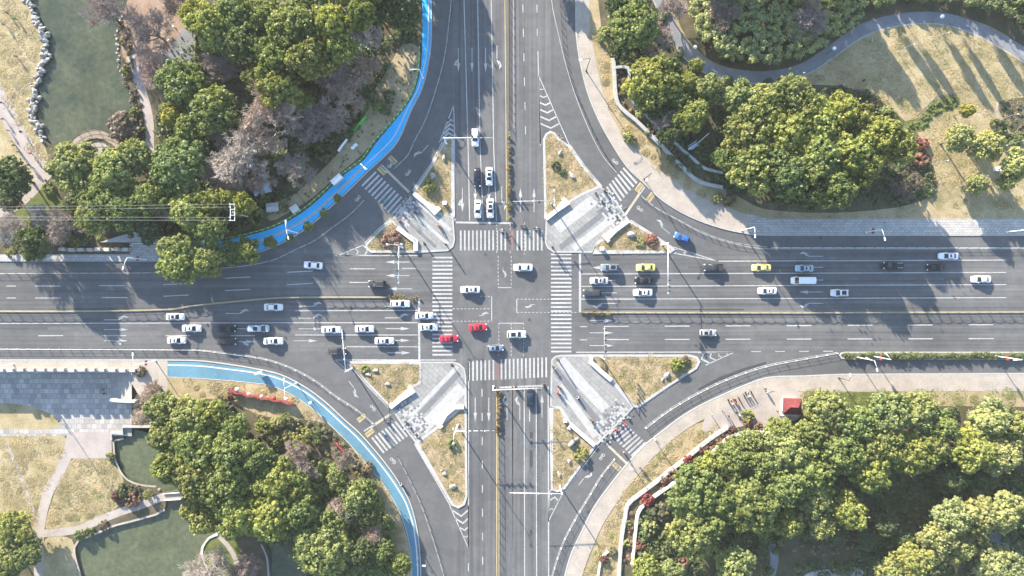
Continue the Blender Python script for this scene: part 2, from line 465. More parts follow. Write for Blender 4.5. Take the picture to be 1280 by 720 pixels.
# ponds
POND_NW = smooth([(30,-60),(33,0),(42,15),(50,38),(58,58),(60,72),(54,86),(47,100),(45,116),(43,132),(46,150),(53,166),(62,180),(78,184),(95,176),(120,170),(140,176),(152,182),(164,172),(172,154),(168,132),(160,112),(151,88),(147,66),(147,45),(151,25),(158,5),(165,-60)], 8, True)
POND_S1 = [(155,533),(240,533),(240,618),(222,613),(207,615)] + smooth([(195,608),(176,606),(160,600),(150,588),(144,573),(142,553)], 6) + [(145,550),(155,548)]
POND_S2 = [(208,627),(206,637)] + smooth([(195,643),(170,650),(140,658),(116,669),(98,676),(93,684),(95,700),(101,720),(110,760)], 6) + [(240,760)] + smooth([(243,735),(250,700),(253,683),(260,674),(270,667)], 6) + [(290,655),(260,622),(226,622)]
POND_S3 = smooth([(330,676),(337,690),(338,708),(334,735),(350,760),(385,745),(378,706),(352,684)], 8, True)
for nm, b, holes, m in (('park_ground_northwest', B_NW, [POND_NW], 'soil'), ('park_ground_northeast', B_NE, [], 'dry'),
                        ('park_ground_southeast', B_SE, [], 'soil'), ('park_ground_southwest', None, [], 'soil')):
    if b is None:
        j = len(K_SW)
        b = K_SW + [(526,1140),(398,1140)] + LOW[11:0:-1] + [(165,463.6),(-420,463.6)]
        b = [(-420,450)] + K_SW[1:] + [(398,1140)] + LOW[11:1:-1] + [(165,463.6),(-420,463.6)]
        mb = MB(); mb.poly(wp(b), Z_LAND, -LOW_D-.5); struct(mb.build(nm, M[m]))
        ZB[0] = -LOW_D
        grow = [(-420,460),(168,460),(180,500),(192,515),(204,545),(215,575),(245,612),(270,648),(303,660),(335,664),(392,672),(404,720),(404,1140),(-420,1140)]
        mb = MB(); mb.poly(wp(grow), Z_LAND-LOW_D, -LOW_D-2.4, [wp(h) for h in (POND_S1, POND_S2, POND_S3)]); struct(mb.build('park_ground_low', M[m]))
        ZB[0] = 0.0; continue
    mb = MB(); mb.poly(wp(b), Z_LAND, -2.2, [wp(h) for h in holes]); struct(mb.build(nm, M[m]))
for nm, p, m, z in (('pond_water', POND_NW, 'water2', -.35), ('lake_water', POND_S1, 'water', -.55), ('lake_water', POND_S2, 'water', -.55), ('lake_water', POND_S3, 'water', -.55)):
    c = Vector((sum(q[0] for q in p)/len(p), sum(q[1] for q in p)/len(p)))
    if m == 'water': ZB[0] = -LOW_D; z -= LOW_D
    mb = MB(); mb.poly(wp(p), z); struct(mb.build(nm, M[m])); ZB[0] = 0.0

# asphalt: one sheet for both roads and the slip roads, butting under the kerbs
mb = MB()
def inset_under(k, d=1.5): return k
road = K_NW[::-1] + K_SW[:] if False else None
outline = K_NW[::-1] + K_NE[:] if False else None
# west arm edge -> NW kerb up -> top -> NE kerb down -> east -> SE kerb -> south -> SW kerb
OUT = list(reversed(K_NW)) + K_NE + K_SE + list(reversed(K_SW))
mb.poly(wp(OUT), Z_ROAD)
struct(mb.build('road', M['asphalt']))

def surf(name, pts, m, z, sm=False):
    mb = MB(); mb.poly(wp(smooth(pts, 6, True) if sm else pts), z+ZB[0]); return struct(mb.build(name, M[m]))
def walk(name, pts, w, m, z, sm=True):
    mb = MB(); mb.strip(wp(smooth(pts) if sm else pts), w*S, z+ZB[0]); return struct(mb.build(name, M[m]))
def kerb(name, pts, w=.3, z0=-.02, z1=.16, closed=False, m='kerb'):
    mb = MB(); mb.strip(wp(pts), w, z0, z1, closed=closed); return struct(mb.build(name, M[m]))

for k, nm in ((K_NW,'kerb'),(K_NE,'kerb'),(K_SE,'kerb'),(K_SW,'kerb')): kerb(nm, k)

# blue cycle lanes
BL_NW_out = smooth([(528,-60),(528,0),(528,55),(526,85),(520,110),(510,130),(492,153),(470,179),(455,200),(430,219),(407,241),(387,259),(365,274),(345,284),(320,292),(287,299),(250,303),(215,305)])
BL_NW_in = [p for p in smooth([(538.5,-60),(538.5,0),(538.5,50),(534,82),(526,112),(514,136),(496,177),(481,193.5),(459,213),(436,236),(414,256),(394,275),(369,293),(344,306),(319,315),(270,322.5),(215,324.5)])]
surf('blue_cycle_lane', BL_NW_out + BL_NW_in[::-1], 'blue_new', Z_WALK)
walk('lane_divider', smooth([(535.5,-60),(535,50),(531,80),(523,110),(511,133),(493,170),(478,187),(456,207)]), 1.1, 'stone', Z_WALK+.006, False)
walk('lane_divider', smooth([(455,207),(433,230),(411,250),(391,268),(366,284),(341,295),(318,303),(270,311),(235,314)]), 2.6, 'kerb', Z_WALK+.006, False)
SWo = smooth([(210,452),(250,453),(290,458),(320,462.5),(350,470),(380,485),(404,503),(429,526),(448,543),(466,563),(483,584),(497,604),(511,628.5),(520,661),(523.5,695),(524.5,720),(524.5,760)])
SWi = smooth([(210,471),(250,473),(290,476),(320,479),(342,483),(366,494),(391,511),(416,534),(438,556),(460,582),(478,604),(496,633),(507,660),(513,690),(515,720),(515,760)])
surf('blue_cycle_lane', SWo + SWi[::-1], 'blue', Z_WALK)
SWm = [((a*.78+b*.22), (c*.78+d*.22)) for (a,c),(b,d) in zip([SWo[int(i*(len(SWo)-1)/60)] for i in range(61)], [SWi[int(i*(len(SWi)-1)/60)] for i in range(61)])]
walk('lane_divider', SWm, 1.5, 'stone', Z_WALK+.006, False)
walk('lane_edge', SWi, 1.0, 'kerb', Z_WALK+.005, False)

# sidewalks
surf('sidewalk_west', [(-420,318),(215,318),(215,325),(-420,325)], 'walk_grey', Z_WALK)
surf('sidewalk_corner', [(165,304),(215,304),(215,317.9),(165,317.9)], 'walk_grey', Z_WALK)
NEo = smooth([(737,-420),(737,0),(737.5,37),(742,62),(750,100),(762,140),(787,180),(802,193),(830,217),(865,240),(900,257),(935,268)])
NEi = [(x+1,y-.6) for x,y in K_NE if x < 936]
surf('sidewalk_northeast', NEi + [(936,291)] + [(936,268)] + NEo[::-1], 'walk', Z_WALK)
surf('sidewalk_east', [(936.2,268),(960,273.5),(1720,273.5),(1720,292.8),(960,292.8),(936.2,291)], 'walk_grey', Z_WALK)
SEi = [(x+.8,y+.8) for x,y in K_SE]
SEo = smooth([(965,489),(940,500),(905,512),(870,529),(845,546),(815,573),(790,603),(775,623),(755,653),(742,681),(727,722),(720,765)]) + [(716,1140)]
surf('sidewalk_southeast', SEi + SEo[::-1] + [(1720,488)], 'walk', Z_WALK)
surf('forecourt', smooth([(880,524),(905,512),(940,500),(967,489.5),(1000,490),(1001,520),(985,528),(960,536),(930,532),(905,541),(880,545)], 8, True), 'path', Z_WALK+.005)
surf('sidewalk_southwest', [(-420,451),(165,451),(165,463),(-420,463)], 'walk', Z_WALK)
surf('corner_paving', [(165.2,451),(209.8,451),(209.8,500),(178,500),(165.2,480)], 'walk', Z_WALK)

# park surfaces -- north-west
surf('lawn_west_bank', smooth([(-60,-60),(31,-60),(34,0),(41,18),(49,40),(56,60),(53,75),(45,100),(43,120),(42,140),(47,160),(55,178),(60,205),(30,190),(5,140),(-60,60)],8,True), 'lawn', Z_LAND+.006)
surf('red_soil_slope', smooth([(160,0),(200,-40),(240,-30),(238,30),(218,60),(200,90),(196,110),(180,112),(170,95),(156,75),(151,45)],8,True), 'redsoil', Z_LAND+.006)
surf('lawn_by_path', smooth([(-60,80),(0,110),(14,150),(36,200),(50,228),(20,255),(-60,262)],8,True), 'lawn', Z_LAND+.007)
walk('park_path', [(-40,52),(-8,108),(14,150),(34,186),(56,222)], 20, 'path', Z_LAND+.012)
walk('park_path', [(62,212),(38,240),(8,262),(-40,272)], 15, 'path', Z_LAND+.016)
walk('park_path', [(163,70),(172,98),(181,125),(187,155),(188,190),(196,215)], 11, 'path', Z_LAND+.012)
surf('paved_court', [(205,75),(229,35),(246,45),(243,75),(225,84)], 'darkpath', Z_LAND+.012)
surf('lawn_triangle', smooth([(22,262),(52,230),(74,245),(82,268),(60,285),(22,284)],8,True), 'green', Z_LAND+.008)
surf('dry_verge', smooth([(524,60),(520,105),(508,128),(490,150),(468,176),(450,196),(428,214),(405,235),(384,252),(360,266),(338,276),(330,262),(372,240),(410,205),(440,170),(460,125),(480,95),(505,55)],8,True), 'dry', Z_LAND+.006)
# north-east
walk('dark_park_path', [(800,-50),(832,18),(845,45),(865,70),(900,91),(950,97),(1000,88),(1035,67),(1080,37),(1130,24),(1180,24),(1230,40),(1290,74),(1340,110)], 15, 'darkpath', Z_LAND+.012)
walk('path_edge', [(800,-38),(826,22),(838,48),(859,76),(897,98.5),(950,105),(1003,95.5),(1039,74),(1083,44),(1131,31.5),(1178,31),(1226,47),(1284,81)], 1.2, 'concrete', Z_LAND+.016)
surf('wooded_floor', smooth([(752,-60),(752,40),(764,62),(768,110),(778,138),(815,170),(855,212),(905,236),(960,262),(1100,262),(1168,240),(1160,190),(1140,160),(1080,115),(1000,105),(940,104),(895,98),(858,76),(838,48),(820,0),(800,-60)],8,True), 'soil', Z_LAND+.006)
surf('planted_bed', smooth([(1129,153),(1148,147),(1165,128),(1182,120),(1196,120),(1199,128),(1194,136),(1172,143),(1162,150),(1160,160),(1150,165),(1132,163)],6,True), 'green', Z_LAND+.02)
walk('bed_edging', [(1146,146),(1156,136),(1168,124),(1182,118.5),(1195,119),(1200,127)], 1.2, 'bark', Z_LAND+.03)
surf('round_bed', smooth([(1246,128),(1258,124),(1300,126),(1300,175),(1268,170),(1254,150)],8,True), 'soil', Z_LAND+.012)
walk('park_path', [(1247,128),(1245,140),(1252,154),(1263,170),(1276,184)], 3.2, 'path', Z_LAND+.02)
surf('thicket_floor', smooth([(838,-60),(850,-5),(846,20),(862,52),(892,78),(930,88),(970,88),(1012,76),(1042,54),(1076,30),(1130,18),(1180,18),(1236,33),(1300,72),(1340,90),(1340,-60)],8,True), 'soil', Z_LAND+.004)
surf('pale_lawn', smooth([(960,107),(1000,99),(1040,74),(1084,44),(1131,32),(1178,32),(1226,48),(1290,85),(1340,120),(1340,262),(1170,262),(1166,205),(1150,160),(1080,112),(1000,106)],8,True), 'lawn', Z_LAND+.003)
# south-east
surf('grass_verge', smooth([(720,760),(728,722),(743,681),(756,653),(776,623),(791,603),(816,573),(846,546),(880,527),(905,541),(860,573),(816,609),(784,634),(778,665),(774,720),(770,760)],8,True), 'dry', Z_LAND+.006)
surf('grass_strip', [(1000,488.5),(1720,488.5),(1720,512),(1000,506)], 'dry', Z_LAND+.004)
surf('grass_patch', smooth([(1010,494),(1100,490),(1140,496),(1120,505),(1060,508),(1012,504)],8,True), 'green', Z_LAND+.008)
walk('dark_path', [(960,730),(968,700),(964,680)], 10, 'darkpath', Z_LAND+.012)
surf('pool_terrace', smooth([(995,730),(1010,716),(1040,711),(1075,710),(1085,730)],8,True), 'walk_grey', Z_LAND+.012)
surf('clearing', smooth([(1085,590),(1150,585),(1175,610),(1150,640),(1095,630)],8,True), 'green', Z_LAND+.006)
walk('dark_path', [(1225,668),(1255,675),(1290,690)], 12, 'darkpath', Z_LAND+.012)
surf('dirt_clearing', smooth([(980,682),(1030,676),(1075,680),(1070,700),(1020,703),(985,695)],8,True), 'soil', Z_LAND+.006)
# south-west (low-lying)
ZB[0] = -LOW_D
surf('pale_lawn', smooth([(-60,535),(80,545),(86,560),(60,610),(45,655),(45,700),(-60,720)],8,True), 'lawn', Z_LAND+.004)
walk('worn_track', [(8,553),(28,600),(44,645)], 4, 'path', Z_LAND+.007)
surf('pale_lawn', smooth([(90,575),(130,573),(147,585),(155,602),(150,630),(120,648),(59,662),(64,630),(78,595)],8,True), 'lawn', Z_LAND+.004)
surf('pale_lawn', smooth([(57,674),(90,674),(93,700),(102,740),(57,740)],8,True), 'lawn', Z_LAND+.004)
surf('paved_plaza', [(-60,463.2),(165,463.2),(165,545),(-60,545)], 'plaza_tile', Z_WALK)
surf('round_lawn', smooth([(-40,507),(20,505),(55,513),(78,530),(60,536),(0,536),(-40,536)],8,True), 'lawn', Z_WALK+.01)
surf('pale_court', [(85,540),(140,540),(140,573),(90,573),(78,570)], 'path', Z_WALK+.006)
walk('park_path', [(49,740),(49,700),(50,660),(60,618),(75,590),(88,562)], 12.5, 'path', Z_WALK+.008)
walk('park_path', [(52,667),(95,662),(125,650),(150,640),(180,630),(206,620)], 10, 'path', Z_WALK+.012)
ZB[0] = 0.0
surf('dry_verge', smooth([(210,472),(250,474),(320,480),(342,484),(366,495),(391,512),(416,535),(438,557),(460,583),(478,605),(495,634),(506,661),(512,690),(514,730),(500,730),(485,660),(470,610),(440,560),(410,530),(330,520),(280,500),(215,496)],8,True), 'dry', Z_LAND+.006)
ZB[0] = -LOW_D
surf('islet', smooth([(258,672),(275,666),(295,672),(300,700),(300,740),(262,740),(254,700)],8,True), 'green', Z_LAND+.006)
walk('park_path', [(272,668),(285,682),(295,700),(303,735)], 6, 'path', Z_LAND+.012)
walk('lake_edging', POND_S2[1:len(POND_S2)-3], 2.6, 'path', Z_LAND+.018, False)
walk('lake_edging', POND_S1[5:], 2.2, 'path', Z_LAND+.018, False)
ZB[0] = 0.0
mb = MB(); q = [W(165,466),W(165,499),W(139,500,-LOW_D),W(139,464,-LOW_D)]
mb.add([(*q[0],.13),(*q[1],.13),(*q[2],.14-LOW_D),(*q[3],.14-LOW_D)],[(0,3,2,1)]); struct(mb.build('ramp', M['plaza']))

# ------------------------------------------------------------------ traffic islands with their diagonal plazas
def island(name, pts, green=False):
    mb = MB(); mb.poly(wp(pts), .125, -.02); struct(mb.build(name, M['island'])); kerb('island_kerb', pts, .55, -.01, .165, True, 'kerb')
def plaza(name, pts): mb = MB(); mb.poly(wp(pts), .12, -.02); struct(mb.build(name, M['plaza'])); kerb('plaza_kerb', pts, .35, -.01, .14, True, 'plaza_lt')
ISL = {
 'traffic_island_northwest': [(554,181),(558,174),(563,172),(566,175),(566,271),(547,266),(518,240),(540,207)],
 'traffic_island_west': [(458,306),(475,288),(490,276),(497,284),(521,302),(521,314.5),(464,314.5),(459,311)],
 'traffic_island_northeast': [(680,174),(683,168),(688,165),(693,167),(698,174),(711,183),(730,210),(750,233),(727,243),(703,257),(682,273)],
 'traffic_island_east': [(787,277),(812,292),(838,309),(842,312),(838,315),(741,315),(747,304),(764,294)],
 'traffic_island_southeast': [(741,444.5),(862,444.5),(871,447),(874,452),(870,460),(835,482),(797,508),(792,508),(767,477),(742,453)],
 'traffic_island_south': [(689,510),(700,510),(712,529),(728,543),(744,557),(705,610),(697,614),(690,612)],
 'traffic_island_southwest': [(437,453),(525,453),(525,478),(513,485),(487,507),(462,481)],
 'traffic_island_lower_west': [(521,554),(548,534),(575,510),(582,513),(583,620),(580,630),(573,634),(566,631)],
}
for k, p in ISL.items(): island(k, p)
PLZ = {
 'pedestrian_plaza_northwest': [(491,275),(502,259),(518,241),(547,267),(566,272),(568,300),(566,308),(560,313),(523,314.5),(522.5,301),(498,283)],
 'pedestrian_plaza_northeast': [(751,234),(770,253),(786,276),(763,293),(746,303),(740,315),(692,315),(685,310),(682,303),(683,274),(704,258),(728,244)],
 'pedestrian_plaza_southeast': [(690,450),(694,446),(700,444.5),(740,444.5),(741,454),(766,478),(791,509),(770,531),(745,556),(729,542),(713,528),(701,509),(688.5,508)],
 'pedestrian_plaza_southwest': [(526,453),(566,453),(574,455),(580,461),(582,470),(582,511),(575,509),(547,533),(520,553),(504,532),(488,508),(514,486),(526,479)],
}
for k, p in PLZ.items(): plaza(k, p)
# broad pale and dark bands of granite running along each plaza, and the scattered checks at its outer end
def band(a, b, w, m, z=.126):
    mb = MB(); mb.strip(wp([a, b]), w*S, z); struct(mb.build('paving_band', M[m]))
band((508,259),(560,305),4,'plaza_lt'); band((520,250),(563,288),5,'plaza_lt'); band((500,268),(545,309),4,'plaza_dk', .1265)
band((696,286),(742,250),14,'plaza_lt'); band((700,310),(760,262),7,'plaza_dk', .1265); band((716,311),(770,270),9,'plaza_lt')
band((700,450),(757,512),13,'plaza_lt'); band((699,482),(745,545),9,'plaza_lt'); band((694,462),(750,530),8,'plaza_dk', .1265)
band((513,520),(572,458),5,'plaza_lt'); band((516,528),(574,466),7,'plaza_dk', .1265); band((527,537),(578,484),15,'plaza_lt')
rr = random.Random(3)
def checks(c, ax, hl, hw, n, seed):
    """scattered light and dark square slabs; c centre, ax direction of the outer edge"""
    r = random.Random(seed); u = Vector(ax).normalized(); v = Vector((-u.y, u.x)); cell = 2.6
    used = set(); mw, md = MB(), MB()
    for _ in range(n):
        i = round(r.uniform(-hl, hl)/cell); j = round(r.gauss(0, hw*.5)/cell)
        if abs(j*cell) > hw or (i, j) in used: continue
        used.add((i, j)); p = Vector(c) + u*i*cell + v*j*cell
        q = [p + u*a*cell*.49 + v*b*cell*.49 for a, b in ((-1,-1),(1,-1),(1,1),(-1,1))]
        (mw if r.random() < .5 else md).poly(wp([tuple(x) for x in q]), .131)
    struct(mw.build('pale_slabs', M['tile_w'])); struct(md.build('dark_slabs', M['tile_d']))
checks((509,263), (20,-24), 16, 14, 120, 1); checks((763,262), (24,27), 21, 16, 190, 2)
checks((765,527), (30,-32), 25, 16, 220, 3); checks((515,523), (22,30), 21, 16, 190, 4)

# ------------------------------------------------------------------ road markings
Z1 = .006
MW, MF, MY, MR = MB(), MB(), MB(), MB()
def line(pts, w=.2, m=None, sm=False): (m or MW).strip(wp(smooth(pts) if sm else pts), w, Z1)
def dashes(a, b, on, off, w=.2, m=None, start=0.0):
    A, B = Vector(a), Vector(b); L = (B-A).length; u = (B-A)/L; t = start
    while t < L:
        line([tuple(A+u*t), tuple(A+u*min(L, t+on))], w, m); t += on+off
# north arm
line([(568,172),(568.5,276)], .3); line([(567,0),(567,132)], .01)
for a in ([(580,-60),(580,0),(582.5,90),(585,180),(587,276)], [(597,-60),(597,0),(600,180),(604,276)], [(614,-60),(614,0),(617,180),(620.5,276)]): line(a, .22)
line([(631,-60),(631,0),(633.5,276)], .13, MY)
MW.strip(wp([(570,278),(641,279)]), .45, Z1)
dashes((651.5,-86),(657,170),10,20.5); dashes((670.5,-86),(671.5,45),10,20.5); line([(672.3,64),(675.5,180)], .22); line([(641.5,-60),(642.5,160)], .12, MF)
line([(681,176),(681,275)], .28); line([(688,-60),(689.5,0),(699,47),(709,87),(722,127),(740,170),(755,197),(771,216)], .15, sm=True)
line([(564,-60),(564,0),(561,32),(555,75),(545,112),(532,150),(517,179),(510,194),(492,212)], .12, sm=True)
line([(456,250),(437,269),(415,285),(395,300),(370,312),(345,324),(327,329)], .12, sm=True)
line([(574,133),(545,180),(518,238)], .01)
# east arm
MW.strip(wp([(725,316),(725,391)]), .55, Z1)
for y0, y1, x0 in ((326.5,325,895),(342.5,340.5,726),(358,355.7,726),(374,372,726)): line([(x0,y0),(1258,y1)], .24)
line([(726,316.5),(840,317)], .3)
for y0, y1 in ((408,406),(424.5,423.3)):
    for x in (755,831,907,983.5,1059.5,1135,1211,1287): line([(x,y0+(y1-y0)*(x-755)/456),(x+31,y0+(y1-y0)*(x-755+31)/456)], .25)
    line([(725,y0+.3),(734,y0+.3)], .2)
line([(720,440.3),(918,440)], .25); dashes((939,439.5),(1050,439),12,18)
dashes((1290,340.5),(1700,340.5),30,46); dashes((1290,355.7),(1700,355.7),30,46); dashes((1290,372),(1700,372),30,46)
# west arm
for pts in ([(60,357.5),(140,357),(220,355),(297,347),(375,339.5),(453,336)], [(60,372.5),(143,372),(220,369.5),(297,362.5),(375,355),(453,353)]):
    for x, y in pts:
        sl = -.05 if 200 < x < 400 else 0
        line([(x-16,y-16*sl),(x+16,y+16*sl)], .22, MW if x < 150 or x > 300 else MF)
dashes((-300,357.5),(20,357.5),31,46); dashes((-300,372.5),(20,372.5),31,46)
line([(-200,404.5),(0,404.3),(320,403.5),(522,403.3)], .22); line([(369,388.5),(522,388)], .22); line([(369,418.7),(522,418.7)], .22); line([(433,433.3),(522,433.5)], .22)
for x in (-110,-32,48,127,207,288): line([(x,419.7),(x+31,419.5)], .22)
MW.strip(wp([(523.5,373),(524.2,449)]), .5, Z1)
line([(437,450),(570,450)], .3); line([(419,450),(437,450)], .2); line([(419,450),(436,465)], .2); line([(434.5,450),(435,463)], .2)
line([(420,319.5),(523,319.5)], .22); line([(0,437),(240,437),(275,440),(320,446),(345,452),(370,462),(395,476),(420,495),(445,511),(470,532)], .13, sm=True)
dashes((503,335.5),(522,335.5),20,3); 
# south arm
line([(585.7,452),(585.5,684)], .24); dashes((602.5,486),(603.5,730),10,20,.22); dashes((585.5,704),(585.5,900),10,20)
line([(620.5,485),(621,720),(621.5,900)], .14, MY)
for x in (641,655.5,670.5,685.5): line([(x-.3,483),(x+.3,720),(x+.5,900)], .24 if x < 680 else .3)
line([(640.8,483),(641,720)], .24)
line([(689,452),(688.5,612)], .01)
MW.strip(wp([(624,484.5),(680,482)]), .45, Z1)
line([(497,570),(510,595),(525,627),(540,670),(555,720),(565,760)], .12, sm=True)
line([(1046,440.5),(1010,446.5),(960,456),(930,465),(895,479),(860,497),(830,516),(805,535)], .13, sm=True)
line([(768,573),(750,596),(735,621),(717,651),(702,681),(690,718),(682,760)], .13, sm=True)
line([(800,244),(820,260),(842,272),(877,291),(915,304),(960,311),(1280,311),(1500,311)], .2, sm=True)
line([(215,341),(0,342),(-300,342)], .2); line([(327,329),(300,333),(250,338),(215,341)], .2, sm=True)
# island edge lines along the slip roads
for pts in ([(553,177),(539,204),(516,238)], [(456,304),(473,286),(489,273)], [(712.5,181),(731.5,208),(752,232)], [(788.5,275),(813,290.5),(843,310.5)],
            [(875,456),(836,484),(796,511)], [(748,558),(706,613)], [(434,453),(460,483),(485,509)], [(518,555),(563,632)]): line(pts, .25)
# crossings
for i in range(21):
    x = 575.9+i*5.06
    if 632 < x < 644: continue
    MW.strip(wp([(x,288),(x+.1,313)]), .42, Z1)
for i in range(20):
    x = 586.2+i*5.08
    if 618 < x < 624: continue
    MW.strip(wp([(x,451.3-i*.25),(x+.1,476.3-i*.25)]), .42, Z1)
for i in range(25): MW.strip(wp([(540.5,322+i*5.06),(565.5,322+i*5.06)]), .42, Z1)
for i in range(25): MW.strip(wp([(688.7,318+i*5.06),(714.3,318+i*5.06)]), .42, Z1)
def slipcross(a0, a1, b0, b1, n):
    for i in range(n):
        t = i/(n-1); p = [a0[k]+(b0[k]-a0[k])*t for k in (0,1)]; q = [a1[k]+(b1[k]-a1[k])*t for k in (0,1)]
        MW.strip(wp([p, q]), .5, Z1)
slipcross((470,215),(452.5,232.5),(506,250),(489,269),10)
slipcross((779,210),(796,229),(758.5,233.5),(772.5,255.5),7)
slipcross((764,544),(782,530),(789,570),(807,553),8)
slipcross((465,547),(480,566),(494,527),(509,546),8)
MR.poly(wp([(637,288),(642,288),(642,313),(637,313)]), Z1); MR.poly(wp([(618.5,452),(623.5,452),(623.5,475),(618.5,475)]), Z1)
# guide boxes inside the crossing
for a, b in (((622.7,320),(622.7,359)),((639,320),(639,359)),((600,370.5),(614,370.5)),((566,386),(614,386)),((566,401.5),(614,401.5)),((646,374),(688,374)),((646,390.5),(725,390.5)),
             ((623.5,404),(623.5,447)),((639,404),(639,447)),((654.5,404),(654.5,447)),((655.5,278),(655.5,318)),((621,280),(621,318)),((637.8,280),(637.8,318))): dashes(a, b, 2.6, 2.2, .16)
for p in ([(622.7,359.5),(639,359.5)],[(614.6,370.5),(614.6,401.5)],[(646,374),(646,390.5)],[(623.5,404),(654.5,404)]): line(p, .2)
# stop lines of the slip roads: white, with a yellow edge
for a, b in (((477,206),(512,240)),((806,233.5),(779.5,272.5)),((755,551),(784,579)),((455,539),(488,517))):
    MW.strip(wp([a, b]), .35, Z1); d = (Vector(b)-Vector(a)).normalized(); nn = Vector((-d.y, d.x))*1.5
    MY.strip(wp([tuple(Vector(a)+nn+d*9), tuple(Vector(b)+nn)]), .2, Z1)
def ybox(c, ax, l, w):
    u = Vector(ax).normalized(); v = Vector((-u.y,u.x)); c = Vector(c)
    q = [tuple(c+u*a*l/2+v*b*w/2) for a,b in ((-1,-1),(1,-1),(1,1),(-1,1))]
    MY.strip(wp(q), .16, Z1, closed=True); MY.strip(wp([tuple(c-u*l/2+v*w/6), tuple(c+u*l/2+v*w/6)]), .12, Z1); MY.strip(wp([tuple(c-u*l/2-v*w/6), tuple(c+u*l/2-v*w/6)]), .12, Z1)
ybox((491,200),(1,1),11,4.5); ybox((477.5,213.5),(1,1),11,4.5); ybox((799,234.5),(1,-1.3),11,5); ybox((813.5,246),(1,-1.3),11,5)
ybox((771,583),(1,1),10,5); ybox((452,522.5),(1.3,-1),11,4.5); ybox((462,541),(1.3,-1),11,4.5)
# hatched noses
def hatch(apex, A, B, n, vlen, t0=.35, t1=.95):
    apex, A, B = Vector(apex), Vector(A), Vector(B)
    line([tuple(apex), tuple(A)], .22); line([tuple(apex), tuple(B)], .22)
    ax = (apex - (A+B)/2).normalized()
    for i in range(n):
        t = t0 + (t1-t0)*i/max(1, n-1)
        p, q = apex.lerp(A, t), apex.lerp(B, t); mid = (p+q)/2 + ax*vlen*t
        MW.strip(wp([tuple(p), tuple(mid), tuple(q)]), min(.36, .06+.02*(p-q).length), Z1)
hatch((567,132),(549,178),(568.5,172),4,8,.5,.97); hatch((673.5,95),(675.5,182),(712,182),6,-9,.18,.68)
hatch((898,326.5),(842,309),(840,316),4,-5,.3,.9); hatch((918,440.2),(873,441),(882,456.5),4,-8,.2,.85)
hatch((585.5,685),(562,632),(585.5,632),4,9,.3,.9); hatch((685.5,652),(687,612),(705,613),3,-8,.35,.95)
hatch((421,320),(455,306),(458,318.5),3,-6,.35,.95)
# arrows.  heading in degrees counter-clockwise from the map's right; turn -1 right, +1 left
def arrow(c, hd, L=30, kind='s', mbb=None, sc=1.0):
    m = mbb or MW; a = R_(hd); u = Vector((math.cos(a), -math.sin(a))); v = Vector((-math.sin(a), -math.cos(a)))  # v: to the left of travel
    c = Vector(c); P = lambda x, y: tuple(c + u*x*sc + v*y*sc)
    def pl(q): m.poly(wp(q), Z1+.001)
    h = L/2
    if kind in ('s', 'sr', 'sl'):
        pl([P(-h,-.45),P(h-11,-.45),P(h-11,.45),P(-h,.45)]); pl([P(h-11,-2.1),P(h,0),P(h-11,2.1)])
    if kind in ('sr', 'sl'):
        k = -1 if kind == 'sr' else 1
        pl([P(-h+13,k*.45),P(-h+18,k*.45),P(-h+21,k*3),P(-h+17.5,k*3)]); pl([P(-h+14,k*2.6),P(-h+22.5,k*2.4),P(-h+21,k*5.6)])
    if kind in ('l', 'r'):
        k = 1 if kind == 'l' else -1
        pl([P(-h,-.45-k*1.8),P(h-12,-.45-k*1.8),P(h-12,.45-k*1.8),P(-h,.45-k*1.8)])
        pl([P(h-14,-k*2.2),P(h-11,-k*2.2),P(h-4,k*1.6),P(h-8,k*1.6)]); pl([P(h-12,k*1.2),P(h,k*1.0),P(h-4.5,k*4.2)])
for c, hd, kd in [((573,75),270,'sr'),((590,75),270,'s'),((607,75),270,'s'),((623,72),270,'l'),((578,250),270,'sr'),((594,238),270,'s'),((611,238),270,'s'),((629,248),270,'l'),
    ((145,398),0,'l'),((145,412),0,'s'),((145,426),0,'sr'),((297,390),0,'l'),((304,411),0,'s'),((304,427),0,'sr'),((388,381),0,'l'),((388,396),0,'l'),((388,411),0,'s'),((382,426),0,'s'),
    ((496,381),0,'l'),((496,395.5),0,'l'),((497,410.7),0,'s'),((497,425.5),0,'s'),((498,441),0,'s'),
    ((1014,318.5),180,'r'),((1014,334),180,'s'),((1014,350),180,'s'),((1014,365),180,'s'),((1014,381),180,'l'),
    ((754,334.5),180,'s'),((754,350.5),180,'s'),((756,366),180,'s'),((756,381),180,'l'),
    ((752,400.5),0,'s'),((752,416),0,'s'),((752,432),0,'s'),((497,327.5),180,'s'),((497,344.5),180,'s'),((500,361),180,'s'),
    ((650.5,250),90,'s'),((667.5,250),90,'s'),((594,512),270,'s'),((611,512),270,'s'),((632,510),90,'l'),((648,510),90,'l'),((662,512),90,'s'),((677.5,507),90,'s'),
    ]: arrow(c, hd, 30, kd)
for c, hd, kd in [((526,189),228,'r'),((829,283),141,'r'),((732,598),52,'r'),((442,487),308,'r')]: arrow(c, hd, 24, kd, sc=1.0)
for c, hd, kd in [((630,341),270,'l'),((605,393),0,'l'),((662,382),180,'l')]: arrow(c, hd, 16, kd, MF, .8)
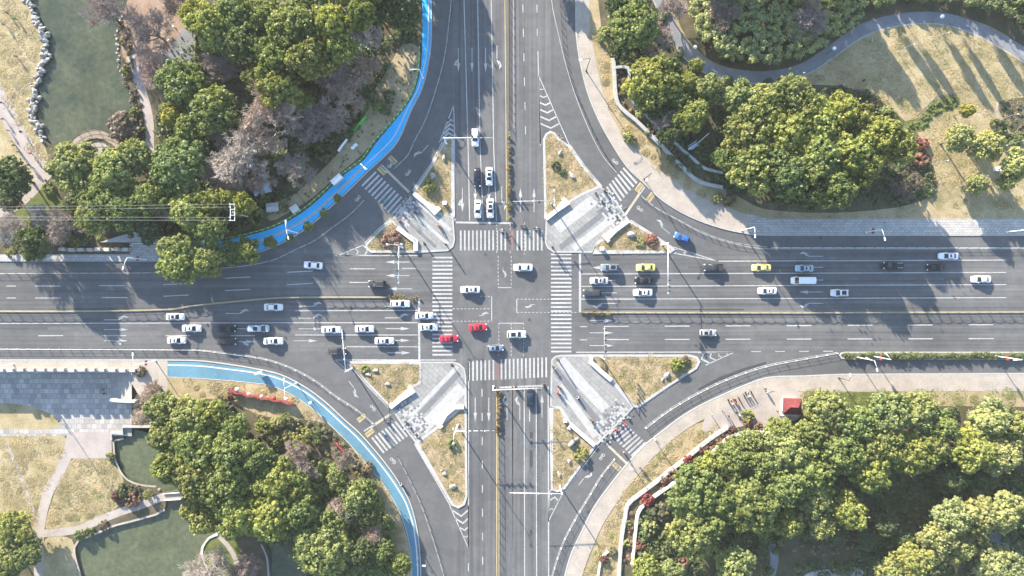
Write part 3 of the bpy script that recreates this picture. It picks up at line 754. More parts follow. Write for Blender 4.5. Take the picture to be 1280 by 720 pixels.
# cycle symbols on the slip roads: two wheels, frame and rider's bar
def cycle(c, hd, sc=1.0):
    a = R_(hd); u = Vector((math.cos(a), -math.sin(a))); v = Vector((-u.y, u.x)); c = Vector(c)
    for s0 in (-2.6, 2.6):
        MW.strip(wp([tuple(c+u*(s0+1.7*math.cos(k*.785))+v*1.7*math.sin(k*.785)) for k in range(8)]), .16, Z1, closed=True)
    for p, q in (((-2.6,0),(-.6,1.8)),((-.6,1.8),(1.8,1.6)),((1.8,1.6),(2.6,0)),((-.6,1.8),(.3,-.2)),((.3,-.2),(1.8,1.6)),((1.6,2.6),(2.4,2.2))):
        MW.strip(wp([tuple(c+u*p[0]-v*p[1]), tuple(c+u*q[0]-v*q[1])]), .18, Z1+.001)
for c, hd in (((510,216),228),((800,261),141),((752.5,571),52),((466,510),308),((488,206),228),((769,202),141),((491,576),308),((447,248),228)): cycle(c, hd)
struct(MW.build('road_markings', M['white'])); struct(MF.build('worn_markings', M['faint'])); struct(MY.build('yellow_markings', M['yellow'])); struct(MR.build('red_markings', M['red_paint']))
# oil-darkened lane centres before the stop lines
mo = MB()
for x, y0, y1 in ((593,195,276),(609,205,276),(626,190,274),(578,215,274),(648,486,600),(663,500,620),(678,486,590),(634,486,570),(594,452,560),(611,452,540)): mo.strip(wp([(x,y0),(x+.3,y1)]), .75, .0025)
for y, x0, x1 in ((334.5,727,860),(350.5,727,900),(366,727,850),(382,727,820),(381,400,522),(396,390,522),(411,360,522),(426,370,522),(441,440,522),(411,60,280),(426,100,280),(332,1000,1200),(348,980,1180)): mo.strip(wp([(x0,y),(x1,y)]), .75, .0025)
t_ = NT('oil_stain'); n_ = t_.noise(t_.scaled(t_.pos(), (.35,.35,1)), 1.0, 6, .7)
struct(mo.build('oil_stains', t_.bsdf(t_.ramp(n_, [(.38, (.108,.108,.109)), (.62, (.078,.078,.08))]), .8)))
# manhole covers
mh = MB(); mh.lathe([(.42,0),(.42,.006),(.36,.009)], n=20); mme = mh.mesh('manhole_cover', m_plain('cast_iron', (.05,.05,.052), .6))
for x,y,l in ((83.5,331,'iron manhole cover in the cycle lane at the left edge'),(607,318,'iron manhole cover in the junction below the north crosswalk'),(662,400,'iron manhole cover in the junction near the east crosswalk'),(1026,297,'iron manhole cover in the shaded eastern cycle lane'),(560,150,'iron manhole cover near the northwest hatching'),(735,640,'iron manhole cover on the southeast cycle lane'),(870,432,'iron manhole cover on the eastbound lanes'),(260,365,'iron manhole cover on the shaded westbound lanes')):
    o = link('manhole_cover', mme); o.location = (*W(x,y),.001); tag(o, l, 'manhole')
# tyre skid and wet streaks seen on the tarmac
mb = MB()
for pts, w in (([(664,540),(664,548)],.8),([(664.5,551),(664,556)],.6),([(664,563),(664,584)],.75),([(730,386.6),(930,387)],.35)): mb.strip(wp(pts), w, .003)
mb.poly(wp([(872,486),(900,471),(930,460),(958,452),(958,455),(930,464),(896,478),(874,489)]), .003)
struct(mb.build('tar_stain', m_plain('tar_stain', (.045,.045,.048), .6)))

for q in ([(1500,440.6),(1056,440.6),(1051,442),(1050,444.5),(1052,447.5),(1058,448.6),(1500,448.6)],): kerb('hedge_kerb', q, .35, -.01, .16)
surf('hedge_bed', [(1052,441.5),(1500,441.5),(1500,448),(1053,448)], 'soil', .10)
# ================================================================== vegetation
def leaf_mesh(name, C, N, size, tint):
    """quads of leaves at centres C with normals N"""
    n = len(C)
    a = RNG.normal(size=(n,3)); t = np.cross(N, a); t /= np.linalg.norm(t, axis=1, keepdims=True)+1e-9
    b = np.cross(N, t); s = size[:,None]
    asp = RNG.uniform(.6, 1.0, (n,1))
    V = np.stack([C-t*s-b*s*asp*.5, C+t*s*.3-b*s*asp, C+t*s+b*s*asp*.4, C-t*s*.3+b*s*asp], 1).reshape(-1,3)
    me = bpy.data.meshes.new(name)
    me.vertices.add(4*n); me.vertices.foreach_set('co', V.astype(np.float32).ravel())
    me.loops.add(4*n); me.loops.foreach_set('vertex_index', np.arange(4*n, dtype=np.int32))
    me.polygons.add(n); me.polygons.foreach_set('loop_start', np.arange(0, 4*n, 4, dtype=np.int32))
    me.update(calc_edges=True)
    at = me.attributes.new('tint', 'FLOAT', 'FACE'); at.data.foreach_set('value', np.clip(tint,0,1).astype(np.float32))
    me.materials.append(M['leaf']); return me

def unit(v): return v/(np.linalg.norm(v, axis=-1, keepdims=True)+1e-9)

def make_crown(seed, R=5.0, Ht=6.5, lobes=9, clumps=105, leaves=52, leaf=.235):
    """crown of uneven lobes, each lobe covered in puffs of leaves; base at z=0"""
    global RNG
    RNG = np.random.default_rng(seed)
    LC, LR = [], []
    LC.append((RNG.normal()*.3, RNG.normal()*.3, Ht*.56)); LR.append(R*.56)
    a0 = RNG.uniform(0, 6.28)
    for i in range(lobes):
        a = a0 + i*2*math.pi/lobes + RNG.normal()*.25; d = R*RNG.uniform(.42, .70)
        LC.append((d*math.cos(a), d*math.sin(a), Ht*RNG.uniform(.30,.62))); LR.append(R*RNG.uniform(.32,.44))
    for i in range(4):
        a = RNG.uniform(0, 6.28); d = R*RNG.uniform(.15,.4)
        LC.append((d*math.cos(a), d*math.sin(a), Ht*RNG.uniform(.55,.74))); LR.append(R*RNG.uniform(.22,.32))
    LC = np.array(LC); LR = np.array(LR)
    pr = LR**2; pr /= pr.sum()
    li = RNG.choice(len(LR), clumps, p=pr)
    d = unit(RNG.normal(size=(clumps,3))); d[:,2] = np.abs(d[:,2])*1.0 - .25; d = unit(d)
    cc = LC[li] + d*LR[li,None]*RNG.uniform(.74,1.06,(clumps,1))*np.array([1,1,.82])
    cr = R*(.05 + .105*RNG.random(clumps)**1.6)
    lt = RNG.normal(.5,.17,len(LR)); ct = lt[li] + RNG.normal(0,.11,clumps)
    n = clumps*leaves; k = np.repeat(np.arange(clumps), leaves)
    ld = unit(RNG.normal(size=(n,3)) + d[k]*.55)
    rad = RNG.uniform(.3,1.25,(n,1))**.7
    C = cc[k] + ld*cr[k,None]*rad*np.array([1,1,.8])
    Nn = unit(ld + np.array([0,0,.2]) + RNG.normal(size=(n,3))*.36)
    sz = leaf*RNG.uniform(.6,1.2,n)
    # loose inner leaves that close the middle without filling it
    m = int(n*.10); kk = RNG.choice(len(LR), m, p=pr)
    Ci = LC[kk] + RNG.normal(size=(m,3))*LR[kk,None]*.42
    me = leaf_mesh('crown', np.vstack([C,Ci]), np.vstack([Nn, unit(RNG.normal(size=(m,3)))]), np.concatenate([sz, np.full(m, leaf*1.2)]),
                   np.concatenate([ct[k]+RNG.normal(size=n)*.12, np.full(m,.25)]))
    return me, LC, LR

def make_trunk(LC, Ht, stem=4.0, r=.30):
    mb = MB(); top = Vector((0,0,stem+Ht*.18))
    mb.path_tube([(0,0,-.1),(.04,0,.5),(.1,.05,stem*.6),top], [r*1.5,r*1.1,r*.9,r*.7], 8)
    for c in LC:
        e = Vector((c[0],c[1],c[2]+stem)); mid = (top*1.15+e)/2 + Vector((0,0,-.3))
        mb.path_tube([top-Vector((0,0,.5)), mid, e], [r*.5,r*.3,r*.1], 5)
    return mb.mesh('trunk', M['bark'], True)

CROWNS = []
for sd in range(9):
    Ht = 6.0
    me, LC, LR = make_crown(100+sd, lobes=[8,9,7,10,9,8,7,9,8][sd], clumps=[330,360,310,370,345,320,350,335,355][sd], Ht=Ht)
    CROWNS.append((me, make_trunk(LC, Ht)))
FINE = []
for sd in range(4):
    me, LC, LR = make_crown(300+sd, lobes=7, clumps=210, leaves=36, leaf=.26, Ht=6.5)
    FINE.append((me, make_trunk(LC, 6.5)))
# low bushes without a visible stem
def make_bush(seed, R=2.0, Hh=1.7, clumps=40, leaves=60, leaf=.16, ball=False):
    global RNG
    RNG = np.random.default_rng(seed)
    n = clumps*leaves; d = unit(RNG.normal(size=(clumps,3))); d[:,2] = np.abs(d[:,2])
    cc = d*np.array([R,R,Hh])*RNG.uniform(.72 if not ball else .9,.98,(clumps,1)); cc[:,2] += .25
    cr = R*RNG.uniform(.14,.28,clumps)*(1 if not ball else .7); k = np.repeat(np.arange(clumps), leaves)
    ld = unit(RNG.normal(size=(n,3)) + d[k]*.7)
    C = cc[k]+ld*cr[k,None]*RNG.uniform(.5,1,(n,1)); C[:,2] = np.maximum(C[:,2], .02)
    ct = RNG.normal(.5,.2,clumps)
    return leaf_mesh('bush', C, unit(ld+np.array([0,0,.3])+RNG.normal(size=(n,3))*.4), leaf*RNG.uniform(.6,1.2,n), ct[k]+RNG.normal(size=n)*.1)
BUSH = [make_bush(400+i) for i in range(4)]
BALL = [make_bush(450+i, 2.0, 2.2, 60, 44, .13, True) for i in range(2)]

def make_bare(seed, R=5.0, Ht=8.0, dense=1.0):
    r = random.Random(seed); tr, tw = MB(), MB()
    def grow(p, d, L, rad, lvl):
        e = p + d*L
        mid = (p+e)/2 + Vector((r.gauss(0,.06),r.gauss(0,.06),r.gauss(0,.04)))*L
        if lvl <= 1: tr.path_tube([p,mid,e], [rad,rad*.85,rad*.7], 6 if lvl == 0 else 5)
        else:
            tw.tube(p, mid, rad, rad*.8, 3, cap=False); tw.tube(mid, e, rad*.8, rad*.5, 3, cap=False)
        if lvl >= 5: return
        nk = [8,5,5,5,4][lvl]
        if lvl >= 3: nk = max(2, round(nk*dense))
        for i in range(nk):
            t = r.uniform(.45,1.0) if lvl else r.uniform(.7,1.0)
            q = p.lerp(e, t); sp = .9 if lvl == 0 else .62
            nd = (d + Vector((r.gauss(0,sp),r.gauss(0,sp),r.gauss(.12,sp*.55)))).normalized()
            if nd.z < -.05: nd.z = abs(nd.z)*.5; nd.normalize()
            grow(q, nd, L*r.uniform(.52,.78) if lvl else R*r.uniform(.45,.6), max(.03, rad*.54), lvl+1)
    grow(Vector((0,0,-.1)), Vector((0,0,1)), Ht*.36, .26, 0)
    return tr.mesh('trunk', M['bark'], True), tw.mesh('twigs', M['twig'])
BARE = [make_bare(500+i) for i in range(4)]

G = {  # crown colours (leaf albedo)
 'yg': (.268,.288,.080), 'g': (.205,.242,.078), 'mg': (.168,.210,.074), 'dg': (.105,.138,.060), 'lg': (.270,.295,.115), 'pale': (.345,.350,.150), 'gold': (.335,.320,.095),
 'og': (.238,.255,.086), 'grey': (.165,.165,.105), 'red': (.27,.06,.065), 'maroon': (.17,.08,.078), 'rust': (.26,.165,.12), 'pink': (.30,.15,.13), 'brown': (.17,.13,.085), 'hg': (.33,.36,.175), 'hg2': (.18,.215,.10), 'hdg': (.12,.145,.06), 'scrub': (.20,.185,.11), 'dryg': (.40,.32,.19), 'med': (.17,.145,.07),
 'twig': (.36,.29,.245), 'twigd': (.25,.20,.175), 'twigp': (.34,.265,.235), 'twigl': (.43,.365,.31) }
def vary(c, r, k=.12):
    f = 1 + r.uniform(-k, k); g = r.uniform(-k, k)*.5
    return (c[0]*f*(1+g), c[1]*f, c[2]*f*(1-g), 1)
tr_r = random.Random(21)
ntree = [0]
def tree(px, py, rp, col, label, h=None, fine=False, group=None, zread=None, bare=False, name=None):
    """rp: crown radius in map units as seen; label without kind words"""
    rm = rp*S*1.06; i = ntree[0]; b0 = zg(px, py); ntree[0] += 1
    if bare:
        rm *= 1.08; tm, cm = BARE[i % 4]; sc = rm/4.6; zs = max(sc, 1.0) if h is None else h/9.0
        zr = 5*zs + b0
    else:
        lib = FINE if fine else CROWNS; cm, tm = lib[(i*5+3) % len(lib)]
        sc = rm/4.75; h = h or min(13.5, 5.5+rm*1.25); zs = h/10.2; zr = 7*zs + b0
    sc *= (1 - zr/H)
    x, y = W(px, py, zr)
    g0 = Z_LAND + b0
    o = thing(name or ('bare_tree' if bare else 'tree'), label, 'tree', (x,y,g0), tr_r.uniform(0,6.28), group)
    t = link('trunk', tm, o); c = link('twigs' if bare else 'crown', cm, o)
    if bare: t.scale = c.scale = (sc, sc, zs)
    else:
        t.scale = c.scale = (sc, sc, zs); c.location.z = 4.0*zs
    c.color = vary(G[col], tr_r)
    return o
def bush(px, py, rp, col, label, hz=1.0, ball=False, group=None, name='shrub', el=None, rz=None):
    i = ntree[0]; ntree[0] += 1
    b0 = zg(px, py); x, y = W(px, py, .8+b0)
    o = link(name, (BALL if ball else BUSH)[i % (2 if ball else 4)])
    o.location = (x, y, Z_LAND+b0); o.rotation_euler.z = tr_r.uniform(0,6.28) if rz is None else rz
    sc = rp*S/(1.85 if ball else 2.15); o.location.z += .5*ball; o.scale = (sc, sc*(el or 1), sc*hz)
    o.color = vary(G[col], tr_r); tag(o, label, 'shrub', group); return o
def stuff_patch(name, label, cat, pts, n, h, size, col, holes=(), hump=0.0, puff=0):
    """low growth over an area: leaves scattered through a layer of height h, in tussocks"""
    global RNG
    RNG = np.random.default_rng(int(abs(pts[0][0]*7+pts[0][1]*3))+n)
    P = np.array(pts, float); lo, hi = P.min(0), P.max(0)
    def inside(q, poly):
        x, y = q[:,0], q[:,1]; c = np.zeros(len(q), bool); j = len(poly)-1
        for i in range(len(poly)):
            xi, yi = poly[i]; xj, yj = poly[j]
            c ^= ((yi > y) != (yj > y)) & (x < (xj-xi)*(y-yi)/((yj-yi) or 1e-9)+xi); j = i
        return c
    nc = max(30, n//(puff or 40)); q = RNG.uniform(lo, hi, (nc*4,2)); q = q[inside(q, P)]
    for hl in holes: q = q[~inside(q, np.array(hl, float))]
    q = q[:nc]; nc = len(q)
    k = RNG.integers(0, nc, n); hh = RNG.uniform(.35,1,nc)*h
    rc = RNG.uniform(.5,1.3,nc)*(1.3 if h < .2 else min(.55, h*.5) if h < 1.15 or cat == 'hedge' else max(.7, min(2.2, h)))
    ld = unit(RNG.normal(size=(n,3))); ld[:,2] = np.abs(ld[:,2])
    zb = np.array([zg(a,b) for a,b in q]); kk_ = S*(1-zb/H)
    base = np.stack([(q[:,0]-640)*kk_, (360-q[:,1])*kk_, Z_LAND+zb],1)
    zc = hh*.45
    if hump:
        ctr = P.mean(0); dd = np.linalg.norm((q-ctr)/((hi-lo)/2), axis=1); zc = zc + hump*np.clip(1-dd**2,0,1)
    C = base[k] + np.stack([ld[:,0]*rc[k], ld[:,1]*rc[k], zc[k]+ld[:,2]*hh[k]*.55],1)
    up = 2.6 if h < .2 else .5
    if puff:
        rc = RNG.uniform(.5,1.15,nc); ld = unit(RNG.normal(size=(n,3)) + np.array([0,0,.6])); top = RNG.uniform(.45,1,nc)*h + zc - hh*.45
        C = base[k] + ld*rc[k,None]*RNG.uniform(.4,1.1,(n,1)); C[:,2] += top[k]; C[:,2] = np.maximum(C[:,2], .1); up = .2
    tn = RNG.normal(.5,.22,nc)
    me = leaf_mesh(name, C, unit(ld+np.array([0,0,up])+RNG.normal(size=(n,3))*.4), size*RNG.uniform(.6,1.3,n), tn[k]+RNG.normal(size=n)*.12)
    o = link(name, me); o.color = (*G[col],1); tag(o, label, cat, kind='stuff'); return o

# ---- north-west wood
E = 'broad evergreen tree'
for a in [
 (262,33,27,'yg','bright yellow-green evergreen tree beside the small paved court',12.5),(243,20,18,'yg','narrow yellow-green evergreen tree at the northwest tip of the wood'),
 (293,12,24,'g','green evergreen tree at the top edge between two yellowish crowns'),(300,50,24,'mg','mid-green evergreen tree southeast of the bright tree by the paved court'),
 (330,22,22,'g','green evergreen tree at the top edge north of the dense grove'),(366,30,28,'og','olive evergreen tree in the middle of the dense northern grove',16),
 (412,32,26,'yg','yellow-topped evergreen tree at the east edge of the northern grove',16),(345,72,26,'g','green evergreen tree on the west side of the northern grove',15),
 (388,74,26,'og','olive evergreen tree in the heart of the grove, south of the top row',16),(350,112,25,'og','olive evergreen tree at the south tip of the northern grove',15),
 (426,62,19,'g','small-crowned evergreen tree on the grove edge beside a bare grey tree',15),(378,128,14,'yg','small yellow-green evergreen tree below the northern grove'),
 (323,97,17,'lg','light green evergreen tree between the grove and the winding path'),(318,60,14,'g','small evergreen tree squeezed between two big crowns north of the path'),
 (227,103,26,'mg','rounded green evergreen tree east of the pale path and pond',11),(214,145,15,'gold','small golden-green tree right beside the pale path'),
 (262,138,28,'g','wide green evergreen tree south of the rounded tree near the path',12),(233,165,18,'g','green evergreen tree just south of the golden one by the path'),
 (95,207,32,'og','olive spreading tree just below the arched boardwalk',11),(142,212,24,'lg','pale green tree south of the arched boardwalk'),
 (168,194,20,'lg','light green tree at the pond corner near the purple bush'),(130,248,26,'g','green tree above the middle of the power lines',11),
 (222,206,33,'mg','large mid-green tree east of the end of the pale path',12.5),(118,272,20,'og','olive tree on the power lines left of the slope',10),
 (155,262,24,'mg','mid-green tree under the power lines, west of the gap',11),(186,247,21,'g','green tree beside a bare tree under the upper power lines'),
 (185,285,18,'dg','dark tree in the hollow behind the concrete slope',8),(236,262,26,'yg','yellow-green tree near the end of the power lines',11),
 (266,250,16,'og','small olive tree left of the power pole',11),(286,250,12,'og','little tree right behind the white power pole',11),(305,256,13,'yg','small yellow tree east of the power pole',12),
 (262,285,20,'g','green tree south of the power pole by the curved rail',11),(225,324,27,'yg','yellow-green tree overhanging the roadside walk west of the blue lane',9.5),
 (257,323,22,'og','olive tree leaning over the west road beside the blue lane',9),(308,314,15,'yg','small yellow tree over the west end of the blue lane',7),(290,316,14,'mg','mid-green tree over the road next to the small yellow one',7),
 (42,305,21,'dg','round dark evergreen alone beside the western sidewalk',10.5),(12,222,24,'dg','dark evergreen at the left edge above the path fork',12),(12,250,14,'grey','grey-green tree at the left edge below the path fork',6),
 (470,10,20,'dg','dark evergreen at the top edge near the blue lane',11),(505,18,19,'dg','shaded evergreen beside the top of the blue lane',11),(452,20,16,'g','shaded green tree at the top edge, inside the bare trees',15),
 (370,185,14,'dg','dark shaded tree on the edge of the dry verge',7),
 
 ]: tree(*a[:5], h=a[5] if len(a) > 5 else None)
for a in [
 (455,46,26,'twig','pale leafless tree beside the top of the dry verge'),(420,93,22,'twigp','pinkish leafless tree east of the northern grove'),(338,147,34,'twig','large pale leafless tree south of the northern grove'),
 (300,200,32,'twigl','big pale leafless tree between the green trees and the tarpaulin'),(385,158,24,'twigd','dark leafless tree next to the dry verge'),(365,210,22,'twig','leafless tree above the curved rail and small shed'),
 (205,255,20,'twigl','small leafless tree in a gap above the power lines'),(78,285,22,'twig','leafless tree beside the round dark evergreen'),(15,288,22,'twigl','pale leafless tree at the left edge below the path'),
 (128,14,28,'twigp','wide leafless tree hanging over the top of the pond'),(190,40,26,'twigd','dark leafless tree over the red soil slope'),(192,88,18,'twigp','leafless tree where the pale path begins'),
 (272,78,20,'twigp','leafless tree between the evergreens by the paved court'),(275,170,18,'twig','leafless tree among the green trees west of the big pale one'),(222,10,18,'twigd','leafless tree at the top edge behind the red slope'),
 (320,175,24,'twig','leafless tree just south of the large pale one'),(270,215,18,'twigp','leafless tree east of the large mid-green tree'),(328,222,20,'twigp','leafless tree rising beside the pale tarpaulin'),(292,228,20,'twig','leafless tree left of the pale tarpaulin'),(55,272,18,'twigl','pale leafless tree below the small green lawn'),(412,140,20,'twig','leafless tree at the inner bend of the verge'),(428,116,22,'twig','broad leafless tree between the northern grove and the verge'),(450,86,21,'twigp','leafless tree just south of the pale one near the top of the verge')]: tree(*a[:5], bare=True)
bush(156,158,20,'pink','round purple-brown bush at the pond corner',1.0,name='shrub').color = (.21,.165,.155,1)
for a in [(472,131,9,'mg','green bush in the dark bed on the dry verge'),(487,120,9,'dg','dark bush at the upper end of the bed on the dry verge'),(97,278,9,'grey','grey-green bush beside the leafless tree under the wires'),
 (365,222,7,'lg','small bright bush below the shed yard'),(455,118,15,'dg','large dark bush on the inner edge of the verge, level with the verge bed'),(436,152,15,'dg','large dark bush on the inner edge of the verge, beside the green panel'),(405,192,13,'dg','large dark bush on the inner edge of the verge, above the white bin'),(352,200,14,'mg','spreading green bush between the bare trees and the tarpaulin'),(168,140,7,'mg','green bush on the pond bank by the pale path'),(174,160,7,'mg','bank bush south of another by the pale path'),(158,90,6,'mg','small bush among rocks on the east bank'),
 (482,138,7,'dg','dark low bush at the lower end of the verge bed'),(330,245,12,'dg','dark bush between the power pole and the curved rail'),(350,258,10,'mg','bush beside the curved rail above the blue lane'),(320,270,12,'mg','bush just behind the curved rail near the pole'),
 (12,315,7,'lg','light bush at the left end of the western sidewalk'),(95,303,8,'mg','green bush behind the white planter wall'),(60,235,9,'lg','light bush on the small green lawn by the path'),(505,40,12,'dg','dark bush close to the top of the blue lane')]: bush(*a[:5])
for i,(x,y,rp,c,l) in enumerate([(422,248,7,'og','small street tree planted in the blue lane, nearest the slip crossing'),(405,266,7,'og','street tree in the blue lane, second from the slip crossing'),(385,283,8,'og','street tree in the blue lane beside the double lamp'),
   (362,297,7,'g','street tree in the blue lane west of the double lamp'),(338,303,11,'g','larger street tree in the blue lane where it meets the woods')]): tree(x,y,rp*.72,c,l,h=3.6,group='street trees in the northwest blue lane')
stuff_patch('undergrowth','dark green undergrowth covering the northwest woodland floor','undergrowth',[(240,10),(520,-30),(524,50),(500,60),(470,110),(440,165),(400,205),(345,262),(300,296),(190,300),(120,300),(70,300),(0,300),(0,282),(70,270),(110,185),(195,190),(205,110),(230,70)],30000,1.5,.34,'dg')
stuff_patch('reeds','dry brown reeds fringing the pond bank','reeds',[(150,20),(158,5),(168,90),(178,130),(184,170),(172,182),(166,160),(160,115),(152,90)],3500,.8,.18,'brown')

# ---- north-east wood
for a in [
 (792,28,31,'g','green evergreen tree nearest the sidewalk at the top edge',11),(772,6,16,'dg','dark evergreen at the top edge beside the sidewalk',10),
 (813,101,30,'yg','yellow-green evergreen tree above the planted wall',11),(857,105,15,'yg','small yellow-green tree next to the large one above the wall'),
 (885,113,17,'lg','light green round tree on the edge of the curved dark path'),(871,82,9,'lg','little light tree touching the curved dark path'),(820,134,13,'dg','dark round tree inside the walls'),
 (864,146,20,'yg','bright yellow-green tree beside the blue and white sign'),(922,120,20,'lg','pale green tree at the north edge of the eastern grove'),
 (952,132,26,'og','olive tree at the northern edge of the eastern grove',13),(987,118,24,'og','olive tree at the grove edge facing the dry lawn',13),
 (935,168,29,'og','olive tree on the west side of the eastern grove',13),(982,168,31,'yg','yellow-green tree in the heart of the eastern grove',13.5),
 (1022,150,28,'yg','yellow-green tree in the heart of the grove, nearer the lawn',13.5),(1052,140,23,'yg','yellow-green tree at the grove edge nearest the strollers',13),
 (1078,155,22,'og','olive tree at the grove edge near the red shrub bed',12),(1028,198,30,'g','green tree in the southern half of the eastern grove',15.5),
 (1066,190,28,'yg','yellow-green tree in the eastern half of the grove',15.5),(1100,172,24,'yg','yellow-green tree touching the kidney-shaped bed',15.5),
 (1122,182,20,'gold','golden-green tree at the east tip of the grove',14),(940,214,26,'og','olive tree at the southwest corner of the grove',15.5),
 (985,220,28,'mg','mid-green tree low in the grove facing the road',15.5),(1042,238,22,'mg','mid-green tree at the south edge of the grove facing the road',15.5),
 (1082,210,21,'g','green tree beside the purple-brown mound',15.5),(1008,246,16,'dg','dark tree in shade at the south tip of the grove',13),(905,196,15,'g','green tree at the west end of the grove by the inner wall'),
 (965,196,22,'mg','mid-green tree between two large crowns of the grove',12.5),(1005,135,20,'og','olive tree between the lawn edge and the grove centre',13),
 (1197,173,16,'pale','pale young tree below the kidney-shaped bed'),(1232,181,18,'pale','pale young tree left of the garden lamp'),(1222,229,12,'pale','small pale tree on the dry lawn above the sidewalk'),
 (1270,206,18,'pale','pale yellow tree at the right edge above the sidewalk'),(1258,228,10,'lg','light green tree near the right edge, south of the pale yellow one'),(1209,138,8,'gold','tiny golden tree on the dry lawn beside the kidney bed'),
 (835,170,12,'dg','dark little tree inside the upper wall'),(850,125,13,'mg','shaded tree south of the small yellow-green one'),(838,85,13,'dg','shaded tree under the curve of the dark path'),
 (775,62,13,'dg','dark tree behind the end of the outer wall'),
 ]: tree(*a[:5], h=a[5] if len(a) > 5 else None)
for a in [(818,47,20,'twigp','pinkish leafless tree beside the dark park path'),(842,8,17,'twigp','leafless tree at the top edge beside the dark path'),(835,150,14,'twigl','white-branched leafless tree inside the walls'),(1012,20,24,'twigp','leafless tree standing in the clipped thicket'),(906,14,20,'twigd','dark leafless tree in the west of the thicket')]: tree(*a[:5], bare=True)
for a in [(756,43,11,'lg','pale round bush on the sidewalk verge at the top'),(814,130,11,'mg','round bush in the planted terrace'),(1153,179,9,'red','bright red bush beside the golden-green tree'),(1151,200,10,'pink','pink-red bush south of the bright red one'),
 (1090,133,7,'maroon','dark red bush at the grove edge on the lawn'),(1109,140,9,'lg','clipped light green bush next to the dark red one'),(898,248,8,'lg','light bush where the two walls end'),(912,250,9,'grey','greyish bush near the end of the walls'),
 (786,172,8,'lg','low bush on the verge beside the pale sidewalk'),(800,142,7,'pale','pale bush in the bed between the walls'),(836,182,7,'lg','small bright bush below the white-branched tree'),(1248,160,12,'dg','dark bush in the round bed'),(1222,235,6,'lg','small bush on the lawn under the pale tree'),
 (1268,175,10,'mg','bush at the lower end of the round bed'),(858,198,7,'dg','dark bush between the two walls'),(795,6,8,'dg','dark bush behind the top sidewalk tree'),(815,118,8,'lg','pale bush in the planted terrace beside the inner wall')]: bush(*a[:5])
bush(1130,232,17,'brown','purple-brown clipped mound beside the eastern grove',.45,True,el=1.0).color = (.15,.125,.10,1)
bush(1145,228,12,'brown','low brown bush leaning on the clipped mound',.6).color = (.17,.12,.12,1)
HB = smooth([(850,-60),(862,-5),(858,20),(868,45),(890,70),(925,81),(965,82),(1005,72),(1035,52),(1070,28),(1080,-60)],8,True)
stuff_patch('hedge_thicket','clipped pale green thicket inside the curve of the dark path','thicket',HB,60000,2.6,.24,'hg',hump=2.2,puff=55)
stuff_patch('hedge_thicket','dark green hedge bordering the north side of the dark path','hedge',[(1072,-60),(1085,14),(1130,4),(1180,4),(1235,16),(1300,50),(1340,60),(1340,-60)],40000,2.4,.24,'hg2',hump=.6,puff=55)
stuff_patch('undergrowth','dark undergrowth on the northeast grove floor','undergrowth',[(770,-20),(835,10),(838,50),(858,76),(898,99),(940,104),(1000,105),(1080,115),(1140,165),(1160,200),(1165,245),(1100,260),(980,262),(900,235),(850,210),(800,160),(790,120),(770,70)],18000,1.2,.32,'dg')
stuff_patch('planting','reddish dry planting between the two northeast walls','planting',[(769,88),(782,88),(785,118),(797,140),(825,165),(850,190),(858,205),(840,195),(815,172),(790,150),(776,135)],3500,.7,.2,'rust')
stuff_patch('bedding','green ground cover filling the kidney-shaped bed','ground cover',[(1132,155),(1148,149),(1165,130),(1182,122),(1196,122),(1197,130),(1172,141),(1160,150),(1158,160),(1140,163)],2500,.5,.2,'mg')
stuff_patch('bedding','brown-green ground cover in the round bed','ground cover',[(1248,130),(1258,126),(1300,128),(1300,173),(1268,168),(1256,150)],2500,.5,.2,'grey')

